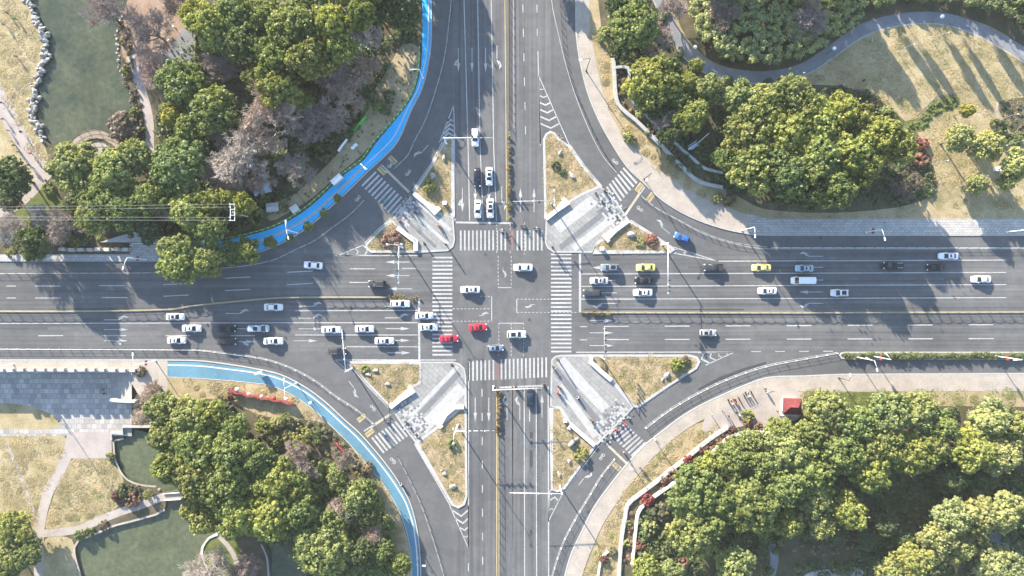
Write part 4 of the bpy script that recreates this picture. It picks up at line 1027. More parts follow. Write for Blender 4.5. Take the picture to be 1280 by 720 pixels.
# ---- south-east wood
for a in [
 (975,540,18,'g','green tree right below the red-roofed kiosk'),(1034,512,24,'lg','light green tree facing the sidewalk, nearest the kiosk'),(1070,532,24,'g','green tree in the sidewalk row, second from the kiosk'),
 (1113,520,26,'lg','light green tree in the sidewalk row, opposite the hedge strip'),(1150,514,22,'lg','light green tree in the sidewalk row east of the middle'),(1172,532,19,'g','small green tree in the sidewalk row before the grass gap'),
 (1238,524,24,'pale','pale green tree in the sidewalk row near the right edge'),(1272,536,19,'lg','light green tree at the right edge facing the sidewalk'),(1010,545,22,'g','green tree behind the kiosk and front row'),
 (917,572,24,'g','green tree inside the bend of the planted wall',11),(940,550,15,'lg','light tree touching the inner planted wall'),(950,582,20,'g','green tree west of the densest part of the grove',11),
 (870,620,32,'g','large green tree closest to the planted terrace',12.5),(868,667,30,'og','large olive tree at the lower left of the southeastern grove',12.5),(935,632,31,'g','large green tree in the middle of the western group',13),
 (985,565,28,'lg','light green tree in the north of the grove',13),(1012,592,28,'g','green tree in the centre of the grove',13.5),(978,610,24,'g','green tree between the centre and the western group',13),
 (1086,590,25,'yg','yellow-green tree on the west edge of the dark clearing',12),(1052,568,26,'g','green tree north of the dark clearing',13),(1100,556,24,'og','olive tree above the dark clearing',12),
 (1140,565,24,'yg','yellow-green tree directly north of the dark clearing',12),(1168,560,20,'og','olive tree northeast of the dark clearing',11),(1215,562,24,'yg','yellow tree at the east side above the shade',12),
 (1252,570,24,'pale','pale yellow tree near the right edge above the shade',12),(1022,625,21,'lg','light tree south of the grove centre',11.5),(1060,638,22,'yg','yellow-topped tree on the southwest edge of the clearing',11.5),
 (986,655,18,'yg','yellow-topped tree above the dirt clearing',10),(1026,655,17,'lg','light tree above the dirt clearing, right of the yellow-topped one',10),(1170,672,20,'pale','pale yellow tree south of the dark clearing, at its west end',11),
 (1192,648,22,'pale','pale yellow tree in the row south of the shade, second from the west',12),(1226,644,23,'pale','pale yellow tree in the row south of the shade, third from the west',12),(1256,640,22,'pale','pale yellow tree in the row south of the shade, fourth from the west',12),
 (1282,640,18,'pale','pale yellow tree cut by the right edge, south of the shade',11),(1200,682,19,'lg','light tree just below the row south of the shade',10),(1140,702,24,'gold','golden tree at the bottom edge near the pool terrace',10),
 (1112,714,16,'lg','light tree at the bottom edge beside the pool terrace',9),(1250,708,27,'pale','pale tree in the bottom right corner',10),(1282,716,16,'pale','small pale tree in the far bottom right corner',9),
 (916,706,22,'lg','light green tree at the bottom edge beside the dark path',10),(808,712,17,'yg','yellow-green tree at the bottom edge beside the planted wall',8),(838,715,15,'lg','small light tree at the bottom edge by the terrace',7),
 (893,652,18,'g','green tree wedged between the two large western crowns',12),(886,580,14,'yg','small yellow-green tree behind the planted wall'),(872,597,13,'yg','small yellow-green tree at the foot of the inner wall'),
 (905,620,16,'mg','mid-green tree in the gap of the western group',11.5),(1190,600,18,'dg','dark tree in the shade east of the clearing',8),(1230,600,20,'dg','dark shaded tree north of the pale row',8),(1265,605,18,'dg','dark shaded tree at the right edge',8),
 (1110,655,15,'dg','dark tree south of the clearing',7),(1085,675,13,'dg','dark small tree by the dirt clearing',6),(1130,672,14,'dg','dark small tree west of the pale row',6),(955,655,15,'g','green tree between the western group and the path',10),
 ]: tree(*a[:5], h=a[5] if len(a) > 5 else None, fine=False)
for a in [(930,585,8,'grey','grey-green bush in a gap near the inner wall'),(825,640,13,'grey','grey-green spreading bush on the planted terrace'),(812,660,11,'pale','pale dry bush on the planted terrace'),(826,650,7,'maroon','dark red bush south of the grey-green one'),
 (802,683,9,'maroon','crimson bush against the inner wall'),(810,625,9,'red','red bush between the walls at the bend'),(861,575,7,'red','red bush between the walls, upper part'),(842,593,7,'rust','rusty bush between the walls, middle part'),(880,562,7,'maroon','dark red bush high between the walls'),
 (915,538,6,'maroon','dark red bush in the bed near the parked scooters'),(948,534,7,'rust','rusty bush at the plaza edge'),(935,520,9,'yg','bright bush on the forecourt beside the scooters'),(935,528,7,'rust','rusty round bush on the forecourt'),
 (755,700,6,'maroon','red bush in the bed at the bottom edge'),(766,690,6,'grey','silvery bush in the bed at the bottom edge'),(783,680,6,'lg','light green bush inside the outer wall'),(805,705,7,'rust','rusty bush at the bottom of the inner wall'),
 (830,600,6,'pink','pinkish bush between the walls above the bend'),(900,552,6,'pink','pinkish bush between the walls near the forecourt'),(785,655,5,'lg','small light bush inside the outer wall, farther up'),(855,705,9,'pink','dry pink bush below the large olive tree'),(1075,668,12,'maroon','dark maroon bush at the edge of the dirt clearing')]: bush(*a[:5])
stuff_patch('undergrowth','dark undergrowth on the southeast grove floor','undergrowth',[(800,720),(800,650),(830,615),(870,585),(915,548),(960,545),(1010,515),(1280,515),(1300,540),(1300,730),(980,730),(985,705),(1070,700),(1078,680),(985,680),(955,730)],34000,1.5,.34,'dg')
stuff_patch('planting','reddish planting filling the bed between the southeast walls','planting',[(779,702),(782,664),(787,634),(820,606),(865,572),(900,543),(955,532),(955,538),(908,546),(863,584),(823,613),(796,640),(790,700)],6000,.8,.2,'rust')
bm_h = MB()
stuff_patch('hedge','long clipped hedge on the strip dividing road and cycle lane','hedge',[(1054,442),(1500,442),(1500,447.3),(1054,447.3)],20000,1.35,.15,'hdg')

# ---- south-west wood
for a in [
 (205,512,19,'lg','light green tree next to the sloping ramp wall'),(233,520,23,'lg','light green tree at the north edge facing the blue lane'),(262,520,20,'yg','yellow-green tree at the north edge near the red sculpture'),
 (290,535,18,'g','green tree just below the red sculpture'),(208,545,22,'og','olive tree overhanging the upper pond',11),(245,553,29,'g','green tree in the northwest of the grove',13),(288,565,27,'g','green tree in the north of the grove, under the sculpture',13),
 (214,582,22,'g','green tree overhanging the pond at the footbridge',12),(243,598,25,'og','olive tree east of the footbridge',13),(283,603,28,'g','green tree in the centre of the southwest grove',13.5),(320,575,22,'mg','mid-green tree between grove centre and bushes',12),
 (256,640,24,'og','olive tree overhanging the lower pond',12.5),(298,645,28,'yg','yellow-green tree north of the islet',13),(345,605,27,'yg','yellow-green tree on the east side of the grove',12.5),(335,650,28,'yg','yellow-green tree south of the grove centre',13),
 (372,640,24,'g','green tree in the lower east of the grove',12),(402,688,32,'og','large olive tree at the bottom of the grove',12.5),(370,600,16,'g','small green tree at the eastern fringe'),
 (412,660,18,'g','green tree north of the large bottom one'),(15,662,23,'yg','bright green tree at the left edge beside the path',8),(34,690,18,'mg','green tree beside the path near the bottom left corner',8),(8,708,22,'g','green tree in the bottom left corner',8),
 (447,622,18,'lg','light rounded tree on the east slope'),(420,598,12,'lg','small light tree on the upper east slope'),(438,645,13,'grey','grey-green tree below the light rounded one'),(500,706,13,'g','green tree near the bottom of the dry verge'),(463,642,12,'mg','small green tree beside the dry verge, middle'),
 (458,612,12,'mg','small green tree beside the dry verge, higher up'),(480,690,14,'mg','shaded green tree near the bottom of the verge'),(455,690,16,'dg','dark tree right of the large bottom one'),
 ]: tree(*a[:5], h=a[5] if len(a) > 5 else None)
for a in [(378,590,18,'twigd','dark leafless tree on the upper east slope'),(425,637,18,'twig','pale leafless tree behind the light rounded tree'),(365,565,16,'twig','leafless tree among the round bushes'),(430,572,13,'twigd','leafless tree next to the dry verge'),
 (262,715,30,'twigl','pale leafless tree on the islet'),(300,710,18,'twigp','leafless tree on the right of the islet'),(188,495,16,'twig','leafless tree above the ramp wall'),(180,515,15,'twigl','pale leafless tree below the ramp wall'),(465,670,14,'twigp','pinkish leafless tree on the lower slope')]: tree(*a[:5], bare=True)
for a in [(378,543,10,'gold','round yellow ball bush among the shrubs',1.0,True),(394,540,6,'mg','small dark round bush beside the yellow ball bush',1,True),(397,552,5,'g','tiny round bush southeast of the yellow ball bush',1,True),(330,533,9,'yg','yellow-green bush west of the shrubs',1,True),(347,528,8,'pale','pale bush at the top of the shrub slope',1,True),
 (358,523,7,'mg','green bush at the top of the shrub slope',1,True),(360,545,8,'lg','light bush west of the yellow ball bush'),(345,552,8,'og','olive bush on the shrub slope'),(372,560,8,'g','green bush just south of the yellow ball bush'),(453,662,11,'mg','round green bush on the lower east slope',1,True),
 (470,655,7,'yg','bright yellow bush on the lower east slope',1,True),(420,585,8,'g','green bush on the upper east slope'),(428,608,7,'mg','green bush at the centre of the east slope',1,True),(425,617,8,'mg','bush directly below another at the centre of the slope'),(460,585,8,'brown','brown bush beside the dry verge'),
 (155,613,10,'dg','dark bush on the pond bank lawn'),(146,620,8,'maroon','maroon bush west of the dark one by the pond'),(165,625,11,'rust','rusty bush beside the lakeside path'),(186,618,6,'g','round green bush close to the footbridge',1,True),(128,657,7,'brown','brown bush between path and lower pond'),
 (100,669,8,'mg','green bush at the corner of the lower pond'),(112,665,7,'mg','green bush on the lower pond bank'),(137,571,6,'og','bush at the corner of the upper pond'),(290,493,8,'maroon','dark red bush at the west end of the red sculpture'),(276,500,8,'grey','grey-green bush west of the red sculpture'),(283,510,9,'grey','silvery bush below the red sculpture'),
 (176,465,7,'brown','dry bush at the corner of the ramp'),(195,488,7,'grey','grey bush at the tip of the northwest grove')]: bush(*a[:5], hz=a[5] if len(a)>5 else 1, ball=len(a)>6)
stuff_patch('undergrowth','mixed undergrowth on the southwest grove floor','undergrowth',[(200,505),(300,520),(330,575),(420,580),(470,615),(490,660),(500,720),(380,720),(385,690),(350,680),(325,670),(300,668),(270,660),(228,610),(243,540),(195,525)],24000,1.3,.32,'mg')
stuff_patch('undergrowth','low mixed scrub between the round bushes on the southwest slope','undergrowth',[(300,520),(340,518),(405,530),(440,562),(470,610),(420,580),(330,575)],7000,.9,.22,'scrub')
stuff_patch('bedding','brown-green planting on the lake bank beside the path','planting',[(147,612),(160,603),(175,608),(178,618),(165,632),(150,632)],1500,.7,.2,'brown')

# ---- bushes on the traffic islands
for a in [(536,233,9,'og','olive round bush on the northwest island beside the bench',.9),(490,300,13,'pink','dry pinkish bush covering the western island',.6),(695,206,6,'dg','dark bush on the northeast island',1.0),(703,214,5,'mg','low dark bush behind the long boulder on the northeast island',.8),
 (847,456,10,'g','bright green bush on the southeast island beside rocks',.9),(858,450,6,'brown','brown bush at the east tip of the southeast island',.8),(565,555,7,'mg','green bush on the lower west island',.9),(726,569,10,'og','dark olive bush beside the rocks on the southern island',.8),
 (815,300,9,'pink','pinkish dry bush on the eastern island',.5),(800,303,7,'pale','pale dry bush on the eastern island',.5),(455,462,6,'g','green bush beside the rocks on the southwest island',.7),(755,462,5,'brown','dry brown bush by the bench on the southeast island',.6)]: bush(*a[:6])
for k_, p_ in ISL.items():
    cx_ = sum(q[0] for q in p_)/len(p_); cy_ = sum(q[1] for q in p_)/len(p_)
    pp = [(cx_+(x-cx_)*.9, cy_+(y-cy_)*.9) for x, y in p_]
    stuff_patch('grass_tufts', 'dry grass tufts on the '+k_.replace('traffic_island_','').replace('_',' ')+' traffic island', 'grass', pp, 1800, .14, .11, 'dryg')
    stuff_patch('grass_tufts', 'green weeds scattered over the '+k_.replace('traffic_island_','').replace('_',' ')+' traffic island', 'weeds', pp, 700, .12, .11, 'scrub')
def strip_hedge(label, pts, n, h, col): stuff_patch('median_hedge', label, 'hedge', pts, n, h, .16, col)
strip_hedge('yellow-brown planting along the northern median',[(635,165),(637.5,165),(638.5,275),(636,275)],1500,.9,'med')
strip_hedge('rusty planting along the southern median',[(621,487),(626,487),(626,545),(621,545)],1200,1.0,'brown')
strip_hedge('yellow planting on the tip of the western median',[(485,369.5),(525,369.5),(525,374.5),(485,374.5)],600,.8,'med')
strip_hedge('yellow planting on the tip of the eastern median',[(727,388),(762,389),(762,393),(727,393)],600,.8,'med')

# ---- trees beyond the top edge, whose long shadows fall into view
for i,(x,y,rp,h) in enumerate([(468,-22,27,15),(480,-62,27,15),(476,-104,28,16),(484,-146,28,16),(512,-40,16,10),(517,-80,16,10),(522,-125,16,9),(688,-50,15,7.5)]):
    tree(x,y,rp,'mg','tall evergreen tree standing beyond the top edge of the view',h=h,group='trees beyond the top edge')
for i,(x,y,rp,h) in enumerate([(890,-45,24,13),(935,-40,26,14),(975,-55,24,14),(1010,-30,20,14),(1040,-65,24,15),(1075,-40,9,14),(1108,-55,6,15),(1132,-35,5,14),(1165,-50,6,15),(1195,-30,5,14),(1228,-45,6,15),(1262,-20,5,14),(1290,10,12,13)]):
    tree(x,y,rp,'dg','tall evergreen tree standing beyond the top edge of the view',h=h,group='trees beyond the top edge')

# ragged grass over the lawns and verges
def tufts(label, pts, n, col='dryg', h=.2, size=.12): stuff_patch('grass', label, 'grass', pts, n, h, size, col)
NWV = [(524,62),(518,105),(506,128),(488,150),(466,176),(448,196),(426,214),(403,235),(382,252),(358,266),(338,274),(332,262),(372,240),(410,205),(440,170),(460,125),(480,95),(505,55)]
tufts('dry grass on the verge behind the northwest blue lane', NWV, 5000, 'scrub', .3, .14)
tufts('dry grass on the northeast lawn below the dark path', [(968,106),(1002,99),(1040,76),(1084,46),(1131,34),(1178,34),(1226,50),(1288,90),(1288,260),(1172,260),(1166,205),(1150,165),(1080,115)], 16000, 'dryg', .10, .11)
tufts('green weeds in the northeast lawn', [(968,106),(1002,99),(1040,76),(1084,46),(1131,34),(1178,34),(1226,50),(1288,90),(1288,260),(1172,260),(1166,205),(1150,165),(1080,115)], 3500, 'og', .1, .10)
tufts('dry grass on the verge beside the northeast sidewalk', [(738,40),(762,55),(766,90),(772,130),(790,150),(815,176),(850,214),(870,230),(905,238),(932,262),(900,255),(865,239),(830,215),(803,192),(788,178),(763,138),(751,98),(743,60)], 5000, 'dryg', .12, .12)
tufts('dry grass on the verge beside the southeast sidewalk', [(728,720),(744,681),(757,653),(777,623),(792,603),(817,573),(847,546),(880,529),(902,539),(860,570),(816,606),(784,631),(778,650),(774,720)], 6000, 'dryg', .13, .12)
tufts('green weeds on the verge beside the southeast sidewalk', [(728,720),(744,681),(757,653),(777,623),(792,603),(817,573),(847,546),(880,529),(902,539),(860,570),(816,606),(784,631),(778,650),(774,720)], 1300, 'og', .14, .12)
tufts('grass along the southeast strip between sidewalk and trees', [(1004,490),(1290,490),(1290,514),(1000,506)], 4000, 'og', .12, .12)
tufts('dry grass on the verge behind the southwest blue lane', [(212,474),(290,480),(342,486),(391,514),(438,560),(478,608),(494,636),(508,690),(508,720),(496,720),(480,655),(465,610),(436,562),(405,532),(330,518),(280,498),(216,494)], 7000, 'dryg', .13, .12)
tufts('dry grass on the southwest lawn at the left edge', [(0,540),(76,547),(82,560),(58,610),(44,655),(0,655)], 6000, 'dryg', .10, .12)
tufts('dry grass on the fan-shaped southwest lawn', [(92,577),(130,575),(145,586),(152,602),(148,628),(120,645),(62,660),(66,630),(80,597)], 5000, 'dryg', .10, .12)
tufts('green weeds on the fan-shaped southwest lawn', [(92,577),(130,575),(145,586),(152,602),(148,628),(120,645),(62,660),(66,630),(80,597)], 1000, 'og', .12, .12)
tufts('dry grass on the lawn west of the pond', [(0,0),(31,0),(40,20),(48,42),(54,62),(50,78),(43,100),(41,120),(40,140),(45,160),(53,178),(58,205),(30,180),(10,135),(0,110)], 6000, 'dryg', .10, .12)

stuff_patch('undergrowth','brown dry undergrowth in the shaded southeastern clearing','undergrowth',[(1085,592),(1150,586),(1178,612),(1150,645),(1120,668),(1060,690),(1000,698),(990,684),(1060,660),(1095,632)],6000,.8,.22,'scrub')
# ================================================================== vehicles
def lerp(a, b, t): return a+(b-a)*t
def loft_body(st, mats, name):
    """st: stations (x, half width, z sill, z shoulder, z crown); closed hull"""
    mb = MB(); ring = []
    for x, w, zs, zb, zc in st:
        r = [(-w*.80,zs),(-w*.97,zs+.10),(-w,lerp(zs,zb,.55)),(-w*.96,zb-.04),(-w*.86,zb+.0),(-w*.5,lerp(zb,zc,.8)),(0,zc)]
        r = r + [(-y, z) for y, z in r[-2::-1]]
        ring.append([(x, y, z) for y, z in r])
    n = len(ring[0]); mb.v = [p for r in ring for p in r]
    for i in range(len(ring)-1):
        for k in range(n-1): mb.f.append((i*n+k, i*n+k+1, (i+1)*n+k+1, (i+1)*n+k)); mb.m.append(0)
        mb.f.append((i*n+n-1, i*n, (i+1)*n, (i+1)*n+n-1)); mb.m.append(0)
    mb.f.append(tuple(range(n-1,-1,-1))); mb.m.append(0)
    o = (len(ring)-1)*n; mb.f.append(tuple(o+i for i in range(n))); mb.m.append(0)
    return mb

CARS = {
 # L length, Wd half width, hood z, deck z, cabin: rear base, rear roof, front roof, front base, roof z, belt z
 'sedan': dict(L=4.72, W=.92, st=[(-2.36,.66,.36,.70,.74),(-2.30,.80,.28,.86,.92),(-2.0,.89,.22,.95,1.02),(-1.45,.92,.20,.96,1.03),(-.6,.92,.20,.93,.98),(.5,.92,.20,.92,.97),(1.0,.915,.20,.90,1.0),(1.55,.89,.20,.84,.94),(2.0,.84,.22,.76,.85),(2.26,.72,.28,.64,.70),(2.36,.52,.36,.54,.58)],
    cab=(-1.75,-1.02,.30,1.12,.95,1.45,.80,.62), wx=1.38, wr=.32),
 'suv': dict(L=4.68, W=.94, st=[(-2.34,.70,.42,.86,.90),(-2.28,.84,.34,1.02,1.05),(-1.9,.92,.26,1.05,1.08),(-1.2,.94,.25,1.05,1.08),(0,.94,.25,1.04,1.07),(.8,.94,.25,1.02,1.09),(1.5,.92,.25,.98,1.07),(2.0,.87,.28,.92,1.0),(2.24,.76,.34,.80,.86),(2.34,.56,.42,.66,.70)],
    cab=(-2.22,-1.78,.22,1.05,1.05,1.70,.84,.68), wx=1.36, wr=.36),
 'van': dict(L=4.90, W=.93, st=[(-2.45,.84,.40,1.0,1.02),(-2.42,.91,.30,1.06,1.08),(-1.5,.93,.26,1.08,1.1),(0,.93,.26,1.08,1.1),(1.2,.93,.26,1.05,1.12),(1.9,.90,.27,.98,1.05),(2.3,.80,.32,.84,.9),(2.45,.62,.42,.66,.7)],
    cab=(-2.42,-2.36,.85,1.62,1.08,1.88,.86,.76), wx=1.45, wr=.33),
 'minibus': dict(L=5.9, W=1.0, st=[(-2.95,.90,.44,1.1,1.12),(-2.92,.98,.34,1.18,1.2),(-1.5,1.0,.3,1.2,1.22),(0,1.0,.3,1.2,1.22),(1.8,1.0,.3,1.16,1.22),(2.5,.97,.3,1.06,1.12),(2.82,.86,.36,.9,.96),(2.95,.66,.46,.7,.74)],
    cab=(-2.92,-2.85,1.45,2.15,1.2,2.25,.95,.86), wx=1.75, wr=.36),
 'pickup': dict(L=5.2, W=.94, st=[(-2.6,.84,.46,.96,.97),(-2.56,.91,.40,1.0,1.02),(-1.8,.94,.32,1.02,1.04),(-.9,.94,.3,1.02,1.05),(.5,.94,.3,1.02,1.06),(1.2,.94,.3,1.0,1.08),(1.9,.91,.3,.96,1.04),(2.4,.82,.36,.86,.92),(2.6,.62,.46,.7,.74)],
    cab=(-.95,-.72,.45,1.2,1.05,1.74,.82,.68), wx=1.6, wr=.37),
 'hatch': dict(L=4.1, W=.86, st=[(-2.05,.62,.38,.80,.84),(-2.0,.76,.3,.94,.97),(-1.6,.84,.24,.98,1.0),(-.6,.86,.22,.97,1.0),(.4,.86,.22,.95,1.0),(.95,.855,.22,.93,1.02),(1.45,.83,.22,.88,.97),(1.8,.75,.26,.8,.86),(1.98,.64,.3,.68,.73),(2.05,.48,.38,.56,.6)],
    cab=(-1.92,-1.45,.15,.98,.97,1.52,.76,.60), wx=1.25, wr=.31),
}
CARMESH = {}
def car_meshes(kind):
    if kind in CARMESH: return CARMESH[kind]
    d = CARS[kind]; rb, rr, fr, fb, zb, zr, wb, wr = d['cab']; D = {}
    mb = loft_body(d['st'], None, 'body')
    # cabin shell: rounded ring at belt and roof, crowned roof
    def ringp(xa, xb, w, z, k=.18):
        return [(xb-k,-w,z),(xb,-w+k*1.4,z),(xb+.06,0,z),(xb,w-k*1.4,z),(xb-k,w,z),((xa+xb)/2,w*1.02,z),(xa+k,w,z),(xa,w-k*1.4,z),(xa-.03,0,z),(xa,-w+k*1.4,z),(xa+k,-w,z),((xa+xb)/2,-w*1.02,z)]
    r0 = ringp(rb,fb,wb,zb-.03); r1 = ringp(rr,fr,wr,zr-.07); r2 = ringp(rr+.16,fr-.14,wr-.13,zr-.012); r3 = ringp(rr+.45,fr-.4,wr-.36,zr)
    n = 12; vs = r0+r1+r2+r3; fs = []
    for l in range(3):
        for i in range(n): fs.append((l*n+i, l*n+(i+1) % n, (l+1)*n+(i+1) % n, (l+1)*n+i))
    fs.append(tuple(3*n+i for i in range(n))); mb.add(vs, fs, 0)
    # sills, wheel-arch lips and bumpers in black trim
    mb.box((0,0,.24),(d['L']*.80,d['W']*1.86,.10),0,1,bev=.04)
    for sx in (-1,1):
        for sy in (-1,1):
            c = Vector((sx*d['wx'],sy*(d['W']-.02),d['wr'])); R = d['wr']+.06
            mb.path_tube([c+Vector((R*math.cos(a),0,R*math.sin(a))) for a in [math.pi*k/8 for k in range(9)]], .035, 4, 1)
    if kind == 'pickup':   # open load bed
        mb.box((-1.78,0,1.055),(1.42,1.5,.03),0,1); mb.box((-1.78,.83,1.10),(1.5,.10,.12),0,0); mb.box((-1.78,-.83,1.10),(1.5,.10,.12),0,0); mb.box((-2.53,0,1.10),(.10,1.6,.12),0,0)
    me = mb.mesh('body', [M['paint'], M['trim']], True); fix_normals(me); D['body'] = me
    me.set_sharp_from_angle(angle=R_(38))
    def panel(a, b, c, e, off, nu=6, mat='glass', nm='glass', bow=0.0):
        """glass between bottom edge a-b and top edge e-c, bowed out by bow, set off the shell"""
        a,b,c,e = map(Vector,(a,b,c,e)); nn = (b-a).cross(e-a).normalized(); m = MB(); vs = []
        for j in (0,1,2):
            for i in range(nu+1):
                t = i/nu; p = a.lerp(b,t).lerp(e.lerp(c,t), j/2); vs.append(p + nn*(off + bow*(1-(2*t-1)**2)))
        fs = [(j*(nu+1)+i, j*(nu+1)+i+1, (j+1)*(nu+1)+i+1, (j+1)*(nu+1)+i) for j in (0,1) for i in range(nu)]
        m.add(vs, fs); return m.mesh(nm, M[mat], True)
    def pt(x0, x1, y0, y1, t): return (lerp(x0,x1,t), lerp(y0,y1,t), lerp(zb-.03,zr-.07,t))
    k = .12
    D['windscreen'] = panel(pt(fb,fr,-wb+k,-wr+k*.9,.06), pt(fb,fr,wb-k,wr-k*.9,.06), pt(fb,fr,wb-k,wr-k*.9,.97), pt(fb,fr,-wb+k,-wr+k*.9,.97), .012, nm='windscreen', bow=.06)
    D['rear_window'] = panel(pt(rb,rr,wb-k,wr-k,.14), pt(rb,rr,-wb+k,-wr+k,.14), pt(rb,rr,-wb+k,-wr+k,.93), pt(rb,rr,wb-k,wr-k,.93), .012, nm='rear_window', bow=.03)
    for s, nm in ((-1,'l'),(1,'r')):
        a = pt(rb+.28,rr+.30,s*wb,s*wr,.14); b = pt(fb-.30,fr-.16,s*wb,s*wr,.14); c = pt(fb-.30,fr-.16,s*wb,s*wr,.90); e = pt(rb+.28,rr+.30,s*wb,s*wr,.90)
        D['side_window_'+nm] = panel(a,b,c,e,.022,nm='side_window',bow=.015) if s < 0 else panel(b,a,e,c,.022,nm='side_window',bow=.015)
    w = MB(); w.lathe([(d['wr']*.72,-.11),(d['wr'],-.09),(d['wr'],.09),(d['wr']*.72,.11)],n=18); me = w.mesh('wheel', M['tyre'], True); D['wheel'] = me
    w = MB(); w.lathe([(d['wr']*.68,-.112),(d['wr']*.68,.10),(d['wr']*.2,.116)],n=12); D['rim'] = w.mesh('rim', M['rim'])
    xf = d['st'][-3][0]; wf = d['st'][-3][1]; zf = d['st'][-3][3]
    hl = MB(); hl.box((0,0,0),(.34,.30,.10),0,0,bev=.05); D['headlight'] = hl.mesh('headlight', M['lampglass']); D['hl'] = (xf+.10, wf*.80, zf-.02)
    tl = MB(); tl.box((0,0,0),(.10,.34,.12),0,0,bev=.03); D['taillight'] = tl.mesh('taillight', M['redglass']); D['tl'] = (-d['L']/2+.05, d['st'][1][1]*.76, d['st'][1][3]-.08)
    mi = MB(); mi.box((0,0,0),(.12,.22,.13),0,0,bev=.04); D['mirror'] = mi.mesh('mirror', M['paint']); D['mi'] = (fb-.28, wb+.16, zb+.06)
    np_ = MB(); np_.box((0,0,0),(.02,.44,.14)); D['number_plate'] = np_.mesh('number_plate', M['plate_blue'])
    D['sun'] = {}
    for nm, (xa, xb) in (('small',(lerp(rr,fr,.42),lerp(rr,fr,.74))),('pano',(lerp(rr,fr,.20),lerp(rr,fr,.80)))):
        m = MB(); hw = wr-(.17 if nm == 'pano' else .24); m.box(((xa+xb)/2,0,zr+.004),(xb-xa,hw*2,.012),0,0,bev=.006); D['sun'][nm] = m.mesh('sunroof', M['glass'])
    m = MB()
    for s in (-1,1): m.tube((rr+.1,s*(wr-.06),zr-.01),(fr-.1,s*(wr-.06),zr-.01),.025,n=5)
    D['rack'] = m.mesh('roof_rail', M['steel'])
    CARMESH[kind] = D; return D

CC = {'white':(.74,.75,.76),'silver':(.44,.46,.48),'lblue':(.30,.39,.46),'black':(.008,.009,.011),'navy':(.014,.022,.040),'grey':(.045,.047,.052),'dbrown':(.035,.029,.029),'red':(.50,.020,.045),'yellow':(.62,.53,.17),'blue':(.035,.13,.40),'steelb':(.17,.21,.26)}
car_r = random.Random(77)
def car(px, py, hd, kind, col, label, sun=None, rack=False, cat='car', extra=None):
    D = car_meshes(kind); d = CARS[kind]; x, y = W(px, py, 1.1)
    kv = car_r.uniform(.86,1.03); c = (*(v*kv*car_r.uniform(.98,1.02) for v in CC[col]),1)
    o = thing({'van':'parked_van' if False else 'van','minibus':'minibus','pickup':'pickup_truck'}.get(kind,'car'), label, cat, (x,y,.004), R_(hd), 'vehicles on the road')
    o.scale = (car_r.uniform(.95,1.04), car_r.uniform(.95,1.01), car_r.uniform(.96,1.04))
    b = link('body', D['body'], o); b.color = c
    for nm in ('windscreen','rear_window'): link(nm, D[nm], o)
    for s in 'lr': link('side_window', D['side_window_'+s], o)
    if sun: link('sunroof', D['sun'][sun], o)
    if rack:
        link('roof_rail', D['rack'], o)
    for sx in (-1,1):
        for sy in (-1,1):
            w = link('wheel', D['wheel'], o); w.location = (sx*d['wx'], sy*(d['W']-.13), d['wr']); w.rotation_euler = (R_(-90*sy),0,0); link('rim', D['rim'], w)
    for sy in (-1,1):
        h = link('headlight', D['headlight'], o); h.location = (D['hl'][0], sy*D['hl'][1], D['hl'][2]); h.rotation_euler.z = R_(-sy*28)
        t = link('taillight', D['taillight'], o); t.location = (D['tl'][0], sy*D['tl'][1], D['tl'][2])
        m = link('mirror', D['mirror'], o); m.location = (D['mi'][0], sy*D['mi'][1], D['mi'][2]); m.color = c
    p = link('number_plate', D['number_plate'], o); p.location = (-d['L']/2-.012, 0, .62)
    if extra == 'taxi':
        m = MB(); m.box((-.35,0,d['cab'][5]+.05),(.16,.42,.12),0,0,bev=.03); m.build('roof_sign', M['globe'], o)
    if extra == 'rails':
        m = MB()
        for s in (-1,1): m.box((-1.75,s*.62,1.12),(1.45,.07,.05))
        m.build('bed_rail', M['white_metal'], o)
    if extra == 'blueglass':
        pass
    return o
